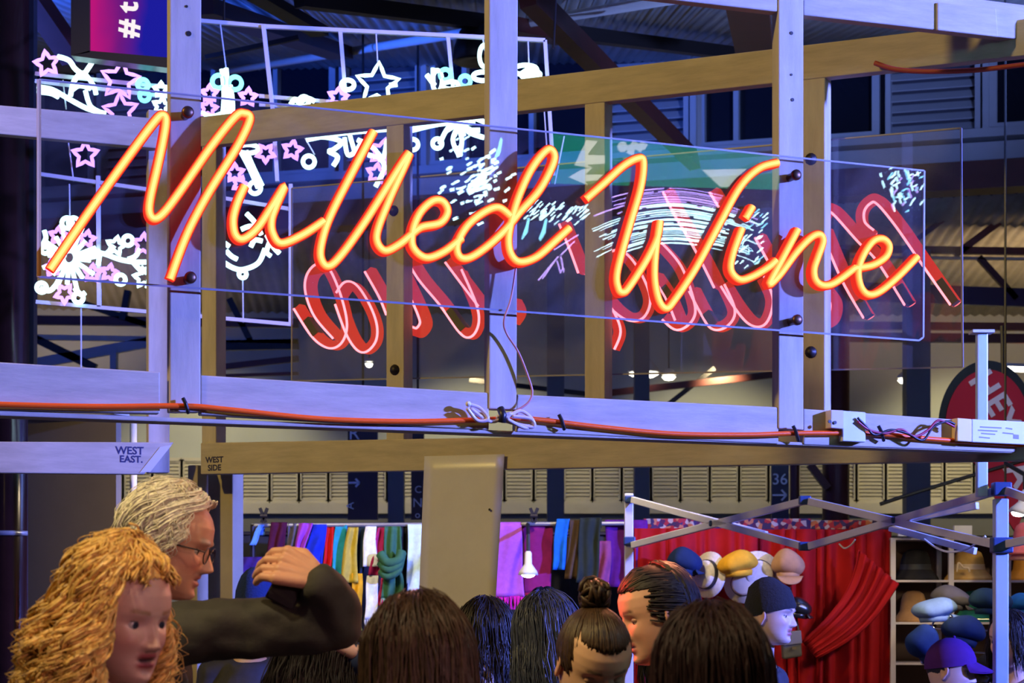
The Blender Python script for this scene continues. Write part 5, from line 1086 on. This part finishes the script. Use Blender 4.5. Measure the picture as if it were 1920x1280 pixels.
# --- grey haired man pointing
GREYH = hairm('grey', (.68, .66, .56), .45)
def greyhair(M):
    mb = hair_strands(M, 170, 21, opening=56, length=.11, wave=.006, pitch=.08, thick=.0024, sc=(1.05, 1.16), fall=False, back=.05, maxp=88, n=10, limit=118, clump=5, cr=.0028, sides=4)
    m2 = hair_strands(M, 60, 22, opening=10, length=.12, wave=.008, pitch=.07, thick=.0024, sc=(1.08, 1.20), fall=False, back=.10, minp=22, maxp=42, n=10, limit=118, clump=6, cr=.003, sides=4)
    m3 = hair_strands(M, 160, 23, opening=60, length=.07, wave=.010, pitch=.05, thick=.0010, sc=(1.16, 1.28), fall=False, maxp=90, n=8, limit=118, sides=3)
    for q in (m2, m3): mb.add(q.v, q.f)
    return mb
El = P(652, 1142, 800); Wr = P(604, 1086, 860); ms = 850
man, MM, I = person('older man with wavy grey hair, glasses and black jacket, raising one arm to point', 318, 1018, ms, 88, 16, sname='ruddy', skin=(.56, .30, .20), coat=(.022, .022, .020), coat_name='black_jacket', body_yaw=82, voxel=.006,
       face=dict(male=True, lip=(.40, .15, .12), brow=(.30, .27, .24), nose=1.1, jaw=1.06, blush=.3), hunch=.10, arms={1: (tuple(P(628, 1172, 890)), tuple(P(606, 1088, 905)), P(548, 1066, 905)-P(606, 1088, 905), Vector((-.15, -.80, .60)), .95)}, hair=[('hair', GREYH, greyhair), ('scalp_hair', GREYH, lambda M: hair_cap(M, 1.045, 40, 70, 118, 58))], wr=.013)
gl = MB()
for d in (-1, 1):
    gl.tube([MM @ Vector((d*.033+.024*math.cos(a), .093-.10*max(0, abs(.033+.024*math.cos(a)*1)-.045), -.004+.018*math.sin(a))) for a in (2*math.pi*k/20 for k in range(20))], .0016, 6, True)
    gl.tube([MM @ Vector(v) for v in ((d*.057, .092, .004), (d*.076, .075, .005), (d*.082, .02, .003), (d*.083, -.018, -.004), (d*.080, -.03, -.02))], .0018, 6)
gl.tube([MM @ Vector(v) for v in ((-.009, .093, .0), (0, .096, .002), (.009, .093, 0))], .0014, 6)
gl.build('glasses', mat('dark_glasses_frame', (.02, .018, .018), .3), man, True)
lens = MB()
col_ = MB(); rows = []
for j in range(6):                                                      # turned-up collar
    v = j/5; rows.append([I['top']+Vector((0, 0, -.06+.085*v-.03*math.sin(max(0, 1.57-abs(a-1.57)))*v))+I['r']*((.098-.006*v)*math.cos(a))+I['f']*((.098-.012*v)*math.sin(a)+.01) for a in (R(-200+290*i/24) for i in range(25))])
col_.grid(rows); col_.build('collar', MATS['cloth_black_jacket'], man, True, solid=.006)
ph = MB(); ph.box(P(541, 1088, 905)+Vector((0, .030, 0)), (.062, .012, .11), Matrix.Rotation(R(28), 3, 'Y')); tag(ph.build('phone', BLACKP, bevel=.004), 'dark phone held in the grey-haired man\'s raised hand', 'phone')
# --- dark heads
DARK = hairm('dark_brown', (.045, .024, .013), .45); DARKR = hairm('dark_auburn', (.030, .012, .011), .5); BLKH = hairm('black', (.014, .011, .012), .5); BLUEH = hairm('blue_black', (.04, .05, .09), .4)
def straight(seed, L=.38, N=560, sc=(1.05, 1.12), opening=55, width=.118, wave=.004, thick=.0017):
    return lambda M: hair_strands(M, N, seed, opening=opening, length=L, wave=wave, pitch=.12, thick=thick, sc=sc, width=width, maxp=75, n=15, rand=.008, sides=3, limit=92, clump=4, cr=.0055)
def cap(front=40, side=95, back=130, op=58, sc=1.05): return lambda M: hair_cap(M, sc, front, side, back, op)
person('person seen from behind with long glossy dark brown hair under the paper sheet', 782, 1260, 1100, 205, 6, sname='mid', skin=(.55, .35, .26), coat=(.02, .02, .03), coat_name='dark', hair=[('hair', DARK, straight(31, .42)), ('scalp_hair', DARK, cap())])
person('person seen from behind with dark auburn hair, beside the black beanie wearer', 1335, 1292, 1180, 190, 6, sname='mid', skin=(.55, .35, .26), coat=(.02, .018, .02), coat_name='dark', hair=[('hair', DARKR, straight(32, .44, sc=(1.06, 1.15))), ('scalp_hair', DARKR, cap())])
# --- woman with a bun looking down
def bun(M):
    mb = hair_strands(M, 620, 41, opening=0, thick=.0026, sc=(1.03, 1.06), gather=(0, -.065, .125), n=12, limit=108)
    rnd = random.Random(5); c = Vector((0, -.070, .128))
    for _ in range(40):
        a = rnd.uniform(0, 6.28); ax = Vector((rnd.gauss(0, 1), rnd.gauss(0, 1), rnd.gauss(0, 1))).normalized(); u = ax.orthogonal().normalized(); v = ax.cross(u); r = rnd.uniform(.014, .040)
        mb.tube([M @ (c+Vector((0, 0, .010))+u*r*math.cos(a+t*.5)*1.1+v*r*math.sin(a+t*.5)*.85) for t in range(9)], .006, 5)
    return mb
person('woman with dark hair pinned in a bun, looking down, in a red top', 1112, 1243, 830, 20, 30, sname='olive', skin=(.60, .37, .25), coat=(.55, .012, .015), coat_name='red_top', body_yaw=10, voxel=.012, face=dict(lid=.95, lip=(.42, .12, .12), brow=(.05, .03, .02), jaw=.98), hair=[('hair', DARK, bun), ('scalp_hair', DARK, cap(56, 86, 118, 58, 1.025))])
# --- woman in profile lit red
person('woman in profile facing left with dark hair tied back, face lit red', 1232, 1152, 760, -78, 14, sname='red', skin=(.62, .36, .27), coat=(.03, .02, .025), coat_name='dark', voxel=.012, face=dict(lid=.6, brow=(.06, .03, .02)), hair=[('hair', BLKH, lambda M: hair_strands(M, 620, 51, opening=0, thick=.0026, sc=(1.03, 1.09), gather=(0, -.112, -.005), n=12, limit=106)), ('scalp_hair', BLKH, cap(58, 84, 122, 58, 1.03)), ('back_hair', BLKH, lambda M: hair_strands(M, 140, 52, opening=120, length=.36, thick=.005, sc=(1.04, 1.09), n=14, maxp=80, width=.11))])
# --- man in black beanie
def beanie(M):
    mb = MB(); n = 28; prof = [(1.06, 100), (1.10, 92), (1.10, 70), (1.09, 55), (1.10, 40), (1.12, 25), (1.14, 12), (1.15, 0)]; vs = []; c0 = Vector((0, -.008, .022)); rad = Vector((.0775, .098, .100))
    for sc_, p in prof:
        for k in range(n):
            a = 2*math.pi*k/n; q = R(p-16*math.cos(a)*(1 if p > 60 else p/60)); vs.append(M @ (c0+Vector((rad.x*math.sin(q)*math.sin(a), rad.y*math.sin(q)*math.cos(a)-.012*(p < 45), rad.z*math.cos(q)*(1.12 if p < 60 else 1)))*sc_*(1+.008*math.cos(14*a))))
    mb.add(vs, [(i*n+k, (i+1)*n+k, (i+1)*n+(k+1) % n, i*n+(k+1) % n) for i in range(len(prof)-1) for k in range(n)]); return mb
KNIT = mat('black_knit', (.012, .013, .016), .95, bump=.6, nscale=90)
bp_, BM, _ = person('man in a black knitted beanie facing right beside the leather cap', 1447, 1152, 470, 62, 4, sname='pale', skin=(.62, .44, .36), coat=(.025, .025, .035), coat_name='dark_wool', voxel=.012, face=dict(male=True, brow=(.03, .02, .02), lid=.5), hair=[('beanie', KNIT, beanie), ('hair', BLKH, lambda M: hair_cap(M, 1.02, 34, 92, 112, 62))])
# --- purple cap
def capcrown(M):
    mb = MB(); n = 28; vs = []; c0 = Vector((0, -.008, .022)); rad = Vector((.0775, .098, .100)); ps = (96, 80, 64, 48, 32, 16, 1)
    for p in ps:
        for k in range(n): a = 2*math.pi*k/n; q = R(p-14*math.cos(a)*(p/96)); vs.append(M @ (c0+Vector((rad.x*math.sin(q)*math.sin(a), rad.y*math.sin(q)*math.cos(a), rad.z*math.cos(q)))*1.10))
    mb.add(vs, [(i*n+k, (i+1)*n+k, (i+1)*n+(k+1) % n, i*n+(k+1) % n) for i in range(len(ps)-1) for k in range(n)])
    rows = [[M @ Vector((.070*math.sin(a)*(1-.12*q), .085+.085*q*math.cos(a)-.02*(1-math.cos(a)), .050-.028*q-.014*abs(math.sin(a)))) for a in (R(-78+156*i/12) for i in range(13))] for q in (0, .35, .7, 1)]
    mb.grid(rows); rows2 = [[v-Vector((0, 0, .006)) for v in r_] for r_ in rows]; mb.grid(rows2); mb.ball(M @ Vector((0, -.008, .134)), .007, 8, 6); return mb
PURP = felt('purple', (.055, .012, .13))
person('person in a purple velvet cap and blue collar facing the hat shelf', 1784, 1255, 455, 66, 8, sname='tanned', skin=(.50, .33, .28), coat=(.05, .22, .42), coat_name='blue_jacket', voxel=.014, face=dict(brow=(.05, .03, .02)), hair=[('cap', PURP, capcrown), ('hair', BLKH, lambda M: hair_cap(M, 1.03, 34, 96, 124, 60))])
# --- others further in the crowd
person('person with a navy blue bobble-free beanie seen from behind beyond the pointing arm' if False else 'person in a navy knitted beanie seen from behind beyond the pointing arm', 481, 1132, 460, 175, 4, sname='mid', coat=(.02, .02, .04), coat_name='dark_wool', hair=[('beanie', mat('navy_knit', (.008, .025, .11), .95, bump=.6, nscale=90), beanie)])
person('man with short black hair glimpsed between the plum shawl and the blue-black hair', 1018, 1155, 420, -40, 0, sname='pale', skin=(.64, .48, .42), coat=(.02, .02, .025), coat_name='dark', face=dict(male=True, brow=(.03, .02, .02)), hair=[('hair', BLKH, lambda M: hair_strands(M, 200, 61, opening=46, length=.07, thick=.006, sc=(1.04, 1.10), fall=False, back=.05, maxp=86, n=8, limit=105)), ('scalp_hair', BLKH, cap(38, 80, 115))])
person('person with long blue-black hair seen from behind, next to the woman with the bun', 1022, 1195, 640, 215, 10, sname='mid', coat=(.015, .02, .035), coat_name='navy_coat', hair=[('hair', BLUEH, straight(62, .40, 320)), ('scalp_hair', BLUEH, cap())])
person('person with short dark hair and a black coat behind the paper sheet', 912, 1200, 600, 160, 0, sname='mid', coat=(.012, .012, .016), coat_name='dark', hair=[('hair', BLKH, straight(63, .26, 260)), ('scalp_hair', BLKH, cap())])
person('person in a dark blue jacket with raised fingers beside the glossy brown hair', 610, 1252, 820, 120, 10, sname='mid', skin=(.55, .36, .32), coat=(.012, .03, .10), coat_name='blue_coat', voxel=.009, body_yaw=80, arms={1: (tuple(P(700, 1330, 800)), tuple(P(672, 1225, 830)), P(640, 1205, 830)-P(672, 1225, 830), Vector((0, -.3, 1)), .35)}, hair=[('hair', BLKH, straight(64, .22, 240)), ('scalp_hair', BLKH, cap())])
person('dark-haired person in charcoal between the auburn head and the red-lit woman', 1262, 1185, 560, 150, 0, sname='mid', coat=(.02, .02, .03), coat_name='dark', hair=[('hair', BLKH, straight(65, .26, 240)), ('scalp_hair', BLKH, cap())])
person('fair-skinned woman with dark hair behind the canopy leg, beyond the chrome stand', 1893, 1200, 420, -60, 6, sname='pale', skin=(.66, .44, .38), coat=(.10, .06, .05), coat_name='brown_coat', face=dict(brow=(.05, .03, .02)), hair=[('hair', BLKH, straight(66, .2, 220)), ('scalp_hair', BLKH, cap())])
